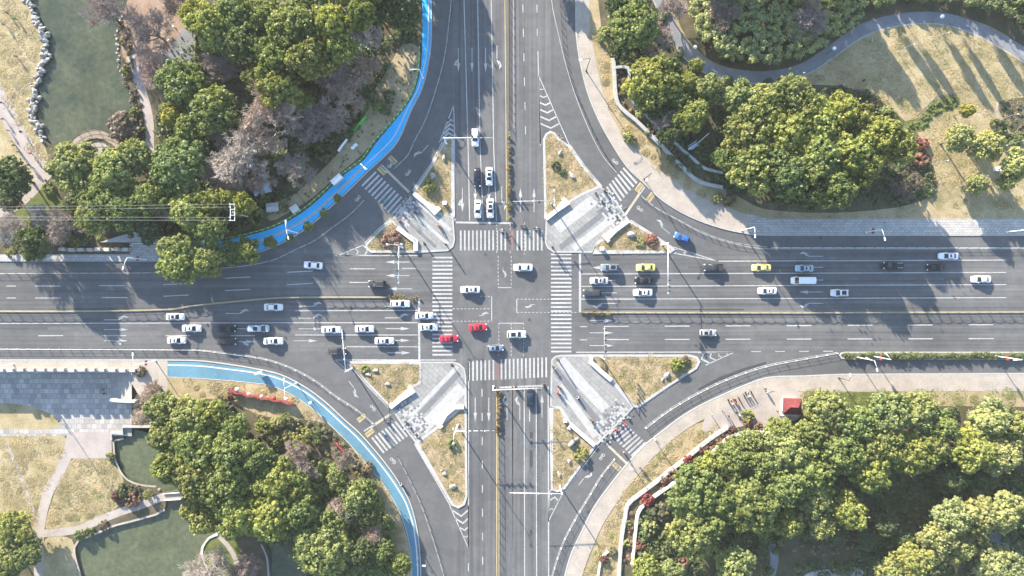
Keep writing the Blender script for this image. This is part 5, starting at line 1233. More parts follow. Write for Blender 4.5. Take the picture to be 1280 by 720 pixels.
for a in [
 (594,171.5,270,'suv','white','white boxy car under the northern signal gantry'),
 (596.6,221.5,270,'suv','navy','dark navy car queued beside a white one, north arm','pano'),
 (611.5,220,270,'sedan','white','white sedan queued beside the dark navy car, north arm','pano'),
 (597.3,261,270,'sedan','white','white sedan with plain roof at the north stop line'),
 (612.8,260,270,'sedan','white','white sedan with long dark sunroof at the north stop line','pano'),
 (653.6,334.3,180,'sedan','white','white sedan with plain roof crossing below the north crosswalk'),
 (587.5,362,180,'sedan','white','white sedan leaving the junction westward, beside the west crosswalk','small'),
 (597.4,409.4,4,'sedan','red','bright red sedan in the middle of the junction','small'),
 (561.2,423.5,2,'sedan','red','crimson sedan standing on the west crosswalk','small'),
 (618.8,435.2,3,'hatch','steelb','small blue-grey hatchback entering the south of the junction','small'),
 (645.8,418,1,'suv','white','white car with big black panoramic roof in the junction','pano'),
 (663,497,90,'sedan','navy','dark sedan waiting at the south stop line'),
 (341.2,384,0,'sedan','white','white sedan alone in the inner lane, just below the western median'),
 (218.3,396,0,'sedan','white','white car with long dark sunroof, farthest back beside the median','pano'),
 (238.8,410.6,0,'sedan','white','white sedan with square sunroof in the middle lane, behind the black car','small'),
 (219.8,425.5,0,'sedan','white','white sedan in the kerbside lane, farthest back of the western queue','small'),
 (283,410.7,0,'suv','black','black car following the pale blue van'),
 (323,410.6,0,'van','lblue','pale blue boxy van in the western approach','small'),
 (283,426.8,0,'suv','dbrown','dark brown car right beside the black car'),
 (341,426.4,0,'sedan','white','white sedan in the kerbside lane right of the dark brown car','small'),
 (413.6,412.3,0,'sedan','white','white sedan behind the gantry line in the straight-ahead lane','small'),
 (455.2,411.2,0,'sedan','white','white sedan following the first car in the straight-ahead lane','small'),
 (480.2,426.2,0,'sedan','white','white sedan on a straight-ahead arrow near the southwest island','small'),
 (421.5,439,0,'suv','grey','dark grey car passing under the lower western gantry',None,True),
 (500,379.6,0,'suv','white','white car with dark sunroof beside the planted western median tip','small'),
 (530,394.6,0,'sedan','white','white sedan with sunroof straddling the west stop line','small'),
 (535.2,409,0,'sedan','white','white sedan nosing onto the west crosswalk past the stop line','small'),
 (471.2,354.8,180,'suv','grey','grey car leaving westward next to the planted median tip',None,True),
 (390.7,331.5,176,'sedan','white','white sedan merging alone beside the northwest slip lane',None),
 (762.3,334.3,180,'suv','steelb','steel-blue car with dark roof first at the east stop line','pano',True),
 (807.5,334.3,180,'sedan','yellow','yellow taxi behind the steel-blue car at the east stop line',None,False,'taxi','taxi'),
 (749,350.8,180,'sedan','silver','silver sedan with sunroof first in its lane at the east stop line','small'),
 (805,350.6,180,'sedan','black','black sedan between the yellow taxi and a white sedan'),
 (803.8,365.7,180,'sedan','white','white sedan with sunroof below the black sedan','small'),
 (740.3,366.3,180,'suv','grey','dark grey car first in its lane at the east stop line',None),
 (891.2,334.4,180,'pickup','grey','dark grey pickup following the front yellow taxi',None,False,'pickup'),
 (853,296.8,158,'hatch','blue','bright blue small car in the northeast slip lane',None),
 (952.3,334.5,180,'sedan','yellow','yellow taxi farther back, behind the dark grey pickup',None,False,'taxi','taxi'),
 (1006.2,335.3,180,'sedan','lblue','pale blue sedan with dark sunroof just above the white minibus','small'),
 (1004,350.6,180,'minibus','white','long white minibus on the eastern approach',None,False,'minibus'),
 (959.6,363.5,180,'sedan','white','white sedan with sunroof below and left of the minibus','small'),
 (1050.2,366,180,'suv','white','white car with square black sunroof alone in its shaded lane','pano'),
 (1116,331.8,180,'pickup','black','black pickup with white bed rails in the shade',None,False,'pickup','rails'),
 (1171,334,180,'sedan','black','black sedan behind the black pickup'),
 (1186.5,320,180,'sedan','white','white sedan with sunroof in the kerbside lane at the edge of shade','small'),
 (1227.5,349,180,'sedan','white','white sedan with plain roof, rearmost in the eastern approach'),
 (885.5,416.2,0,'hatch','silver','silver car with dark roof driving east alone','pano'),
 ]: car(*a)

# ================================================================== people and two-wheelers
def skin_mesh(name, J, E, root=0):
    """J: (co, radius); E: (a, b, tag).  continuous body grown over a skeleton; face material from the nearest bone"""
    me = bpy.data.meshes.new(name+'_sk'); me.from_pydata([j[0] for j in J], [(a,b) for a,b,_ in E], [])
    ob = bpy.data.objects.new(name+'_sk', me); COL.objects.link(ob)
    md = ob.modifiers.new('s','SKIN'); md.use_smooth_shade = True
    for i, v in enumerate(me.skin_vertices[0].data): v.radius = (J[i][1], J[i][1]); v.use_root = (i == root)
    ob.modifiers.new('d','SUBSURF').levels = 1
    dg = bpy.context.evaluated_depsgraph_get(); dg.update()
    out = bpy.data.meshes.new_from_object(ob.evaluated_get(dg)); out.name = name
    bpy.data.objects.remove(ob); bpy.data.meshes.remove(me)
    out.materials.clear()
    for m in ('skin','cloth','trousers','shoe','hair'): out.materials.append(M[m])
    seg = [(Vector(J[a][0]), Vector(J[b][0]), t, (J[a][1]+J[b][1])/2) for a,b,t in E]
    for p in out.polygons:
        c = p.center; best = None
        for a, b, t, r in seg:
            d = b-a; k = max(0, min(1, (c-a).dot(d)/max(d.length_squared,1e-9))); q = (c-(a+d*k)).length/ max(r,.02)
            if best is None or q < best[0]: best = (q, t)
        p.material_index = best[1]; p.use_smooth = True
    return out
def person_mesh(name, pose):
    J, E = [], []
    def j(x,y,z,r): J.append(((x,y,z),r)); return len(J)-1
    def e(a,b,t): E.append((a,b,t))
    SK,CL,TR,SH,HA = range(5)
    ride = pose == 'ride'; dx = -.12 if ride else 0; hz = .80 if ride else .95; ln = .10 if ride else .02
    pel = j(dx,0,hz,.145); wa = j(dx+ln*.4,0,hz+.17,.13); ch = j(dx+ln,0,hz+.38,.155); ne = j(dx+ln*1.2,0,hz+.53,.062)
    hb = j(dx+ln*1.3+.015,0,hz+.61,.088); ht = j(dx+ln*1.3,0,hz+.74,.085); e(pel,wa,CL); e(wa,ch,CL); e(ch,ne,CL); e(ne,hb,SK); e(hb,ht,HA)
    no = j(dx+ln*1.3+.105,0,hz+.63,.018); e(hb,no,SK)
    for s in (-1,1):
        ear = j(dx+ln*1.3,s*.092,hz+.64,.018); e(hb,ear,SK)
        sh = j(dx+ln,s*.18,hz+.46,.075); e(ch,sh,CL)
        if ride: el = j(dx+.20,s*.27,hz+.24,.055); wr = j(.38,s*.29,hz+.20,.038)
        elif pose == 'walk': el = j(-s*.10,s*.25,hz+.20,.052); wr = j(s*.02-s*.12+.12,s*.26,hz-.03,.037)
        else: el = j(.0,s*.25,hz+.19,.052); wr = j(.07,s*.26,hz-.04,.037)
        e(sh,el,CL); e(el,wr,CL)
        wx, wy, wz = J[wr][0]; dn = Vector((.06,0,-.04)) if ride else Vector((.02,0,-.085))
        pa = j(wx+dn.x,wy+dn.y,wz+dn.z,.038); e(wr,pa,SK)
        for f in range(4):
            oy = (f-1.5)*.02; L = (.075,.088,.08,.062)[f]; c = Vector((wx,wy+oy,wz)) + dn*1.3
            a = j(c.x,c.y,c.z,.0095); b2 = j(c.x+dn.x*.5+(.012 if not ride else 0),c.y,c.z+dn.normalized().z*L*.6-(.02 if ride else 0),.0085); e(pa,a,SK); e(a,b2,SK)
        th = j(wx+dn.x+.035,wy-s*.035,wz+dn.z*.9,.011); e(pa,th,SK)
        hip = j(dx,s*.10,hz-.05,.095); e(pel,hip,TR)
        if ride: kn = j(.30,s*.17,hz-.10,.07); an = j(.22,s*.15,.36,.05); to = j(.38,s*.16,.32,.045)
        elif pose == 'walk': kn = j(.14*s+.03,s*.10,.50,.068); an = j(.24*s-.05,s*.10,.10,.047); to = j(.24*s+.11,s*.11,.05,.04)
        else: kn = j(.02,s*.105,.50,.068); an = j(0,s*.105,.10,.047); to = j(.16,s*.12,.045,.04)
        e(hip,kn,TR); e(kn,an,TR); e(an,to,SH)
    return skin_mesh(name, J, E)
PM = {p: person_mesh('person_'+p, p) for p in ('stand','walk','ride')}
def person(px, py, hd, pose, col, label, z=None, group=None, tro=None):
    b0 = zg(px, py); x, y = W(px, py, .8+b0)
    o = link('person', PM[pose]); o.location = (x,y,Z_WALK+b0 if z is None else z); o.rotation_euler.z = R_(hd); o.color = (*col,1)
    tag(o, label, 'person', group); return o

EB = {}
def ebike_meshes():
    m = MB(); m.lathe([(.16,-.05),(.25,-.045),(.25,.045),(.16,.05)],n=16); EB['wheel'] = m.mesh('wheel', M['tyre'], True)
    m = MB(); m.lathe([(.15,-.05),(.15,.05),(.05,.06)],n=10); EB['rim'] = m.mesh('rim', M['rim'])
    m = loft_body([(-.72,.06,.55,.66,.68),(-.60,.14,.42,.72,.74),(-.2,.15,.30,.68,.70),(-.02,.14,.24,.46,.48),(.10,.15,.22,.32,.33),(.34,.15,.22,.32,.33),(.40,.16,.26,.62,.64),(.46,.17,.34,.90,.92),(.56,.12,.46,.98,1.0),(.62,.07,.6,.86,.88)],None,'b')
    EB['body'] = m.mesh('body', M['paint'], True)
    m = MB(); m.box((-.36,0,.76),(.62,.26,.09),0,0,bev=.05); EB['seat'] = m.mesh('seat', M['trim'])
    m = MB(); m.path_tube([(.32,-.34,1.04),(.42,-.2,1.06),(.47,0,1.02),(.42,.2,1.06),(.32,.34,1.04)],.02,5)
    for s in (-1,1): m.tube((.42,s*.24,1.06),(.40,s*.30,1.22),.009,n=4); m.box((.39,s*.31,1.26),(.02,.12,.09))
    EB['handlebar'] = m.mesh('handlebar', M['dark_metal'])
    m = MB(); m.tube((.60,0,.25),(.48,0,.95),.03,n=6); m.tube((-.60,.12,.25),(-.35,.12,.45),.025,n=5); EB['fork'] = m.mesh('fork', M['dark_metal'])
    m = MB(); m.box((-.86,0,.92),(.34,.36,.30),0,0,bev=.05); EB['box'] = m.mesh('cargo_box', M['paint'])
    m = MB(); m.lathe([(.055,0),(.05,.03),(.0,.04)],n=10); EB['lamp'] = m.mesh('headlight', M['lampglass'])
ebike_meshes()
def ebike(px, py, hd, col, label, box=None, group='electric scooters', z=None):
    x, y = W(px, py, .5)
    o = thing('electric_scooter', label, 'scooter', (x,y,Z_WALK if z is None else z), R_(hd), group)
    b = link('body', EB['body'], o); b.color = (*col,1)
    for nm in ('seat','handlebar','fork'): link(nm, EB[nm], o)
    for sx in (-.60,.60):
        w = link('wheel', EB['wheel'], o); w.location = (sx,0,.25); w.rotation_euler = (R_(90),0,0); link('rim', EB['rim'], w)
    l = link('headlight', EB['lamp'], o); l.location = (.62,0,.82); l.rotation_euler = (0,R_(90),0)
    if box: c = link('cargo_box', EB['box'], o); c.color = (*box,1)
    return o
RD,BK,WH,BL,GN,OR,PK,YL,CY,GY = (.45,.04,.04),(.02,.02,.024),(.62,.62,.62),(.06,.13,.35),(.07,.24,.09),(.55,.18,.04),(.55,.25,.28),(.6,.48,.1),(.03,.42,.5),(.2,.21,.23)
def rider(px, py, hd, jc, bc, where, z, jn, bn, box=None, bxn=''):
    ebike(px, py, hd, bc, f'{bn} scooter ridden {where}', box, 'ridden electric scooters', z)
    person(px, py, hd, 'ride', jc, f'rider in {jn} {where}', z+.0, 'scooter riders')
for a in [
 (519,266,140,BK,BL,'across the checkered northwest plaza',Z_WALK,'black','blue'),
 (499.5,276.5,-40,PK,BK,'beside the western bench of the northwest plaza',Z_WALK,'pink','black'),
 (549,282.5,150,OR,WH,'in the sunlit middle of the northwest plaza',Z_WALK,'orange','white'),
 (530.8,305,-60,BK,GY,'along the south edge of the northwest plaza',Z_WALK,'black','grey'),
 (480,250.5,50,CY,CY,'over the northwest slip crossing',.005,'turquoise','turquoise'),
 (628,288,178,WH,WH,'across the north crosswalk, near its middle',.005,'white','white'),
 (654,282.5,170,GY,BK,'above the north crosswalk, east of the median',.005,'grey','black'),
 (671,285.5,175,WH,BK,'above the east end of the north crosswalk',.005,'white','black'),
 (756.5,239.5,140,BK,GY,'at the northeast slip crossing kerb',.005,'black','grey'),
 (691.5,459,-50,BK,WH,'at the corner of the southeast plaza',Z_WALK,'black','white'),
 (699.3,484.2,150,RD,BK,'on the southeast plaza, in red, higher of a pair',Z_WALK,'red','black'),
 (698.3,492.2,150,RD,GY,'on the southeast plaza, in red, lower of a pair',Z_WALK,'red','grey'),
 (722.3,497.2,140,WH,BL,'in the middle of the southeast plaza',Z_WALK,'white','blue'),
 (680,482,95,BK,RD,'at the right end of the south stop line',.005,'black','red'),
 (644.8,485,95,RD,BK,'at the middle of the south stop line',.005,'red','black'),
 (739.5,525.5,140,OR,BL,'along the dark band toward the southeast slip crossing',Z_WALK,'orange','blue'),
 (770,538.3,140,RD,RD,'on the southeast slip crossing, lower of two',.005,'red','red'),
 (781,529.8,-40,RD,PK,'on the southeast slip crossing, upper of two',.005,'red','pink'),
 (779.7,565,-50,PK,OR,'beside the southeast slip stop line',.005,'pink','orange'),
 (482.3,526,-40,BK,WH,'onto the southwest slip crossing, upper of two',.005,'black','white'),
 (481,543.7,-30,BL,BL,'on the southwest slip crossing, lower of two',.005,'blue','blue'),
 (501.5,606,120,WH,BL,'down the southwest cycle lane',.005,'white','blue'),
 ]: rider(*a)
person(639.3,294.5,-60,'walk',RD,'pedestrian in red on the red median of the north crosswalk',.005)
person(691,308.5,-70,'stand',BK,'pedestrian in black waiting at the northeast plaza corner')
for i,(x,y,h,c,l,g) in enumerate([(911.5,503,-62,BK,'black scooter at the left end of the parked row',None),(914.5,502.3,-62,WH,'white scooter second in the parked row',None),(917.5,501,-62,RD,'red scooter third in the parked row',None),(920.5,502.8,-62,OR,'orange scooter fourth in the parked row',None),
   (924,499.3,-62,BK,'black scooter right after the orange one in the parked row',None),(930.5,495.5,-62,BK,'black scooter first in the upper parked group',None),(933,494,-62,GY,'grey scooter in the middle of the upper parked group',None),(935.5,492.8,-62,WH,'white scooter in the upper parked group',None),(939.5,491.5,-62,BK,'black scooter at the right end of the upper group',None),
   (922.5,517.5,-40,WH,'white scooter beside the forecourt bushes',None)]):
    ebike(x,y,h,c,l,BK if i % 3 == 0 else None,'scooters parked on the forecourt')
for a in [
 (956.5,486,120,'walk',BK,'pedestrian in black walking on the sidewalk above the kiosk'),(958.5,489.5,-60,'walk',WH,'pedestrian in white directly behind the one in black near the kiosk'),
 (904,514,200,'stand',GY,'pedestrian in grey standing near the forecourt scooters'),(889.5,518.5,30,'stand',YL,'person in bright yellow at the forecourt edge'),
 (800,584.5,120,'walk',BK,'pedestrian in black on the verge, left one of two'),(802.5,585.5,120,'walk',GY,'pedestrian in dark grey on the verge, right one of two'),
 (972,514,40,'stand',RD,'person in red beside the red-roofed kiosk'),(910.5,520,10,'stand',BK,'person in black between scooters and bushes'),
 (10,17,60,'walk',BK,'walker in black on the pale lawn, northernmost'),(20,24,-50,'walk',GN,'walker in green on the pale lawn near the boulders'),(6,31,120,'walk',GY,'walker in grey on the pale lawn at the left edge'),(20.5,71,80,'walk',BK,'lone walker in black on the pale lawn beside the pond'),
 (2.5,128.5,-60,'walk',BK,'walker in black at the left edge of the park path'),(4.5,149,-60,'walk',BL,'walker in blue at the left edge of the park path'),(10,163,-50,'stand',WH,'walker in white on the west side of the park path'),(14,176.5,-60,'walk',WH,'walker in white below another on the west side of the path'),
 (18,182,-60,'walk',BK,'walker in black on the west side of the path, mid way'),(24,190,-60,'walk',GY,'walker in grey on the path, south of the one in black'),(27,165,0,'walk',BK,'walker in black on the grass between path and pond'),(39,192,-60,'walk',RD,'walker in dark red on the east side of the path'),
 (36.5,206.5,-60,'walk',BK,'walker in black near the path fork'),(41,210,-60,'walk',GY,'walker in grey beside the one near the path fork'),(58.5,226,0,'walk',BK,'walker in black just below the path fork'),(60,228,0,'walk',PK,'walker in pink just below the path fork'),
 (1054,106.5,-60,'stand',WH,'person in white on the lawn beside the eastern grove'),(1056,114,-60,'stand',BK,'person in black on the lawn by the eastern grove'),(1072,111.5,120,'walk',GY,'person in grey strolling on the shaded lawn edge'),(1079,101,30,'walk',BK,'person in black strolling on the lawn, farthest from the grove'),
 (1089,51,0,'walk',WH,'person in white on the shaded lawn below the dark path'),(1107,277.5,0,'walk',WH,'pedestrian in white on the eastern sidewalk'),(131,492,60,'walk',BK,'pedestrian in black crossing the tiled plaza beside the ramp'),(129,487,60,'walk',GY,'pedestrian in grey above the one in black on the tiled plaza'),
 (75,526,0,'walk',BL,'pedestrian in blue at the end of the round lawn'),
 ]:
    o = person(*a[:6]); 
# ================================================================== fences and rails
def fence(label, pts, sp=2.5, h=.85, col='rail_grey', postcol='white_metal', style='rail', z0=0.0, sm=True, name='guard_rail', base=None, n_max=100, rw=.03):
    P = wp(smooth(pts) if sm else pts); x0, y0 = P[len(P)//2]
    o = thing(name, label, 'fence', (x0,y0,z0)); Q = [(p[0]-x0,p[1]-y0) for p in P]
    m = MB(); rs = resample(Q, sp)
    L = [Vector((q[0].x,q[0].y,0)) for q in resample(Q, sp/4)]
    up = lambda v, z: (v.x, v.y, z)
    if style == 'rail':
        m.path_tube([up(v,h) for v in L], rw, 4); m.path_tube([up(v,h*.55) for v in L], rw*.7, 4); m.path_tube([up(v,.14) for v in L], rw*.7, 4)
    elif style == 'mesh':
        m.path_tube([up(v,h) for v in L], rw, 4); m.path_tube([up(v,.12) for v in L], rw*.8, 4)
        for v, u in resample(Q, .42): m.box((v.x,v.y,h/2),(.03,.03,h-.1))
    elif style == 'swag':
        for hh, sag in ((h-.12,-.22),(.5,.0)):
            pl = []
            for i, v in enumerate(L): t = (i % 4)/4; pl.append(up(v, hh - sag*4*t*(1-t)))
            m.path_tube(pl, rw*(1.8 if sag else .9), 4)
    m.build('rail', M[col], o)
    pm = MB(); pm.box((0,0,h/2+.02),(.12,.12,h+.04),0,0); pm.box((0,0,.03),(.17,.17,.06),0,0,bev=.02); pm.box((0,0,h+.06),(.12,.12,.05),0,0,bev=.02)
    pme = pm.mesh('post', M[postcol])
    for v, u in rs[:n_max]:
        p = link('post', pme, o); p.location = (v.x,v.y,0); p.rotation_euler.z = math.atan2(u.y,u.x)
    if base:
        bm_ = MB(); bm_.strip(Q, base[0], .0, base[1]); bm_.build('base', M[base[2]], o)
    return o
fence('white guard rail curving along the northwest slip lane',[(564,-60),(564,0),(561,32),(555,75),(545,112),(532,150),(517,179),(510,194),(493,211)],2.6,.8,'rail_grey','dark_metal')
fence('white guard rail west of the northwest slip crossing',[(456,250),(437,269),(415,285),(395,300),(370,312),(345,324),(327,329)],2.6,.8,'rail_grey','dark_metal')
fence('white guard rail along the westbound lanes at the left edge',[(-30,342),(0,342),(215,341),(250,338),(300,333)],2.6,.8,'rail_grey','dark_metal')
fence('rail with dark posts curving along the northeast slip lane',[(700,-60),(700,0),(702,35),(705,65),(715,105),(734,150),(746,175),(758,196),(768,209)],2.2,.85,'dark_metal','dark_metal')
fence('dark-posted rail curving below the northeast sidewalk',[(800,244),(820,260),(842,272),(877,290),(915,303),(960,309.5)],2.2,.85,'rail_grey','dark_metal')
fence('dark-posted rail along the eastern cycle lane up to the right edge',[(962,309.7),(1290,310)],2.6,.85,'white_metal','dark_metal',sm=False)
fence('white guard rail curving along the southeast slip lane',[(1046,441.5),(1010,448),(960,457.5),(930,466.5),(895,480.5),(860,498.5),(830,517.5),(806,536)],2.6,.8)
fence('white guard rail south of the southeast slip crossing',[(768,574),(751,596),(736,621),(718,651),(703,681),(691,718),(682,760)],2.6,.8)
fence('white guard rail along the eastbound lanes at the left edge',[(-30,436),(0,436),(240,437.5),(275,441),(320,447),(345,453),(370,463),(395,477),(420,496),(445,512),(468,531)],2.6,.8)
fence('white guard rail curving down the southwest slip lane',[(497,570),(510,595),(525,627),(540,670),(555,720),(565,760)],2.6,.8,'rail_grey','dark_metal')
fence('dark patterned barrier along the northern median',[(635,-60),(635.5,0),(636,162)],2.4,1.15,'brown_metal','brown_metal','swag',base=(.40,.12,'brown_metal'),sm=False,name='median_barrier')
fence('brown and yellow barrier along the southern median',[(622.5,546),(623.5,640),(624.5,760)],2.6,1.1,'brown_metal','dark_metal','rail',base=(.45,.12,'brass'),sm=False,rw=.045,name='median_barrier')
fence('pale yellow barrier along the western median',[(-30,389),(100,389),(215,386.5),(240,382.5),(320,374.5),(360,372),(484,371.5)],2.6,1.15,'brass','brass','swag',base=(.45,.2,'brass'),name='median_barrier')
fence('pale yellow barrier along the eastern median',[(728,390.5),(1000,391),(1295,390)],2.6,1.15,'brass','dark_metal','swag',base=(.45,.2,'brass'),sm=False,name='median_barrier')
fence('green and white railing behind the northwest blue lane',[(524.5,60),(523,88),(517,112),(507,132),(490,153),(467,179),(453,199),(428,218),(405,240),(385,257.5),(363,272.5),(343,282.5),(318,290.5),(287,297.5),(250,301.5),(217,303)],1.5,1.0,'green_panel','white_metal','rail',Z_LAND,name='railing',rw=.045)

# ================================================================== white walls, planters, retaining walls
def wallthing(name, label, pts, w, h, m, z=Z_LAND, cat='wall', cap=None, sm=False):
    P = wp(smooth(pts) if sm else pts); x0, y0 = P[0]; Q = [(p[0]-x0,p[1]-y0) for p in P]
    mb = MB(); mb.strip(Q, w, -.3, h)
    if cap: mb.strip(Q, w+.10, h+.002, h+cap)
    o = mb.build(name, M[m]); o.location = (x0,y0,z); return tag(o, label, cat)
for lb, p in (('L-shaped white stone bench on the northwest island',[(517.5,242),(532,254),(545,264.5),(550,259.5)]),('angled white stone bench beside the western island',[(497,285),(511,295.5),(520,302),(520,313.5)]),
  ('L-shaped white stone bench on the northeast island',[(682,274),(696,263),(707.5,253),(703,248)]),('long white stone bench along the eastern island',[(785,276),(770,287),(756,297.5),(761,302)]),
  ('angled white stone bench on the southeast island',[(739,445.5),(738,452),(751,464),(764,475)]),('L-shaped white stone bench on the southern island',[(710.5,536),(713,530),(728,543),(743,556)]),
  ('white stone bench along the southwest island',[(488,509),(502,498),(515.5,487),(511.5,482)]),('long angled white stone bench on the lower west island',[(580,508),(568,508.5),(557,518),(548,529),(552.5,534)])):
    wallthing('stone_bench', lb, p, .95, .55, 'stone', .12, 'bench', .05)
wallthing('retaining_wall','pale outer wall stepping along the northeast verge',[(765,57),(767,86),(770,125),(776,136),(795,152),(815,172),(835,192),(855,212),(872,227),(902,235)],.75,.75,'concrete',sm=True,cap=.05)
wallthing('retaining_wall','grey inner wall above the northeast planted bed',[(768,86),(784,86),(786,117),(792,130),(812,150),(830,168),(851,187),(866,200),(880,211),(902,217)],.55,.9,'concrete',sm=True,cap=.05)
wallthing('retaining_wall','broad white outer wall along the southeast verge',[(910,533),(897,541),(880,553),(860,570),(836,588),(815,605),(795,620),(784,630),(781,645),(777,668),(774,702),(773,740)],.8,.6,'block',sm=True,cap=.04)
wallthing('retaining_wall','thin white inner wall behind the southeast planted bed',[(990,535),(960,537),(925,541),(910,546),(890,563),(865,584),(845,600),(825,614),(805,629),(797,640),(794,660),(791,690),(789,704)],.6,.85,'stone',sm=True,cap=.04)
wallthing('garden_wall','white wall end at the bottom of the southeast terrace',[(745,740),(748,715),(752,697),(760,688)],.5,.5,'stone',sm=True)
# planter walls beside the western sidewalks: stone blocks with dry plants between
def planter(label, x0, x1, y, n):
    o = thing('planter_wall', label, 'planter', (*W(x0,y),Z_WALK))
    L = (x1-x0)*S; m = MB(); m.box((L/2,0,.25),(L,.5,.5)); m.build('wall', M['block'], o)
    r = random.Random(int(x0)+n)
    for i in range(n):
        b = MB(); xx = L*(i+.5)/n; hb = r.uniform(.8,1.25); b.box((xx,r.uniform(-.1,.1),hb/2),(L/n*r.uniform(.5,.72),.85,hb),0,0,bev=.06); b.build('block', M['block'], o)
        s = MB(); s.box((xx+L/n*.5,0,.56),(L/n*.34,.62,.14),0,0,bev=.05); s.build('soil_box', M['brick'] if 'brick' in M else M['wood'], o)
planter('white block planter wall behind the northwest sidewalk', 75, 165, 312, 8)
planter('white block planter wall below the southwest sidewalk', -15, 175, 462, 15)
wallthing('ramp_wall','white curving wall at the lower end of the ramp',[(141,499),(150,500.5),(163,501),(172,501)],.5,1.2,'stone')
m = MB(); m.strip(wp([(-420,463.9),(165,463.9),(166,468)]), .3, -LOW_D-.2, .5); tag(m.build('retaining_wall', M['concrete']), 'tall grey retaining wall above the sunken tiled plaza', 'wall')
# rail frame around the corner landing in the northwest
fence('white handrail around the corner landing by the power lines',[(166,317),(166,304.5),(215,304)],2.0,1.1,'white_metal','white_metal','rail',Z_LAND,sm=False,name='handrail')
sl = MB(); sl.poly([W(*p) for p in ((128,303),(204,303),(204,286),(178,288),(150,296))], Z_LAND+.9, Z_LAND-.1)
tag(sl.build('concrete_slope', M['concrete']), 'striped grey concrete retaining slope above the northwest sidewalk', 'retaining slope')

# ================================================================== street lamps, signal gantries
def lamp(px, py, h, arms, label, col='white_metal', banner=None, heads=True, k=1.0):
    """arms: list of (dx, dy, length m) in map directions"""
    x, y = W(px, py); o = thing('street_lamp', label, 'street lamp', (x,y,Z_WALK))
    m = MB(); m.lathe([(.22*k,0),(.22*k,.25),(.11*k,.35),(.10*k,h*.5),(.065*k,h)],n=8); m.build('pole', M[col], o, True)
    for dx, dy, L in arms:
        d = Vector((dx,-dy,0)).normalized(); a = MB(); e = d*L + Vector((0,0,h+.35))
        a.path_tube([(0,0,h-.1), tuple(d*L*.4+Vector((0,0,h+.2))), tuple(e)], .06*k, 5); a.build('arm', M[col], o, True)
        b = MB(); b.box((0,0,0),(.85*k,.34*k,.16),0,0,bev=.07); hd = b.build('lamp_head', M['white_metal'], o); hd.location = tuple(e+d*.4); hd.rotation_euler.z = math.atan2(d.y,d.x)
    if banner:
        for s in (-1,1):
            b = MB(); b.box((0,s*.40,h*.45),(.06,.42,1.0),0,0); b.tube((0,0,h*.45+.66),(0,s*.8,h*.45+.66),.02,n=4); b.build('banner', M[banner], o)
    return o
lamp(183,324,8.5,[(-.3,1,2.2)],'white street lamp with red banners on the northwest sidewalk','white_metal','redm')
lamp(195,451,10,[(0,-1,2.2)],'white street lamp with red banners beside the start of the southwest blue lane','white_metal','redm')
lamp(17,455,10,[(0,-1,2.2)],'white street lamp at the left edge on the southwest sidewalk')
lamp(1082,290,7.5,[(.2,1,2.0)],'white street lamp with red banners on the shaded eastern sidewalk','white_metal','redm')
lamp(927,288,9,[(0,1,1.8)],'white street lamp where the pale and grey northeast sidewalks meet')
lamp(1258,290,9,[(0,1,2.0),(1,0,1.6)],'white street lamp on the eastern sidewalk near the right edge')
lamp(1069,446,9,[(.2,1,1.8),(-1,-.3,1.6)],'white double-armed street lamp at the west end of the hedge strip')
lamp(1090,445,8.5,[(-.6,-.6,1.6)],'white lamp with a pink banner on the hedge strip','white_metal','redm')
lamp(1244,445,9,[(-1,0,1.6)],'white street lamp with red banners on the hedge strip near the right edge','white_metal','redm')
lamp(371.5,478.5,9.5,[(0,-1,1.7),(.1,1,1.9)],'white double-armed street lamp at the inner edge of the southwest blue lane')
lamp(372,291,8.5,[(0,-1,1.5),(.3,1,1.6)],'white double-armed street lamp in the planted divider of the northwest blue lane')
lamp(459,211.5,7.5,[(.7,.7,1.2)],'white street lamp beside the blue lane near the northwest slip crossing')
lamp(529,98,7,[(-1,.1,1.5)],'white street lamp at the upper bend of the northwest blue lane')
lamp(732.5,89,9.5,[(-1,.2,2.0)],'dark street lamp on the pale sidewalk of the northeast corner','dark_metal')
lamp(805,224,9.5,[(-.6,.8,1.8)],'dark street lamp at the kerb beside the northeast slip stop line','dark_metal')
lamp(816,546,8.5,[(-.7,-.7,1.6)],'dark street lamp on the verge above the southeast slip crossing','dark_metal')
lamp(789,580,9.5,[(-.7,-.6,1.8)],'dark street lamp beside the southeast slip crossing','dark_metal')
lamp(1048,472,5.5,[(0,-1,1.0)],'short dark lamp on the sidewalk opposite the hedge strip tip','dark_metal')
lamp(526,690,8,[(1,0,1.5)],'dark street lamp beside the lower end of the southwest blue lane','dark_metal')
for i,(x,y,l) in enumerate([(1122.5,65.5,'park lamp in the shade, left of the two on the dry lawn'),(1164.5,51,'park lamp on the dry lawn below the dark path'),(1248,150,'park lamp beside the round bed'),(1163,206,'park lamp south of the red bushes'),(1256,182,'park lamp below the round bed near the pale trees')]):
    lamp(x,y,5.0,[(1,-.1,.5)],'slim pale '+l,'rail_grey',None,True,.5)
def globe(px, py, h, label, r=.48):
    x, y = W(px,py); o = thing('globe_lamp', label, 'lamp', (x,y,Z_LAND))
    m = MB(); m.lathe([(.14,0),(.14,.2),(.05,.3),(.045,h)],n=8); m.build('pole', M['dark_metal'], o, True)
    g = MB(); g.lathe([(r*math.sin(a),h+r-r*math.cos(a)) for a in [math.pi*k/10 for k in range(11)]],n=16); g.build('globe', M['globe'], o, True)
for x,y,l in ((864,65.5,'white globe lamp on the dark path beside the leafless tree'),(1034,67,'white globe lamp on the dark path below the thicket'),(1166,28,'white globe lamp on the dark path by the long hedge')): globe(x,y,3.2,l)
globe(391,502,1.6,'small white ball-topped post on the southwest blue lane',.42)
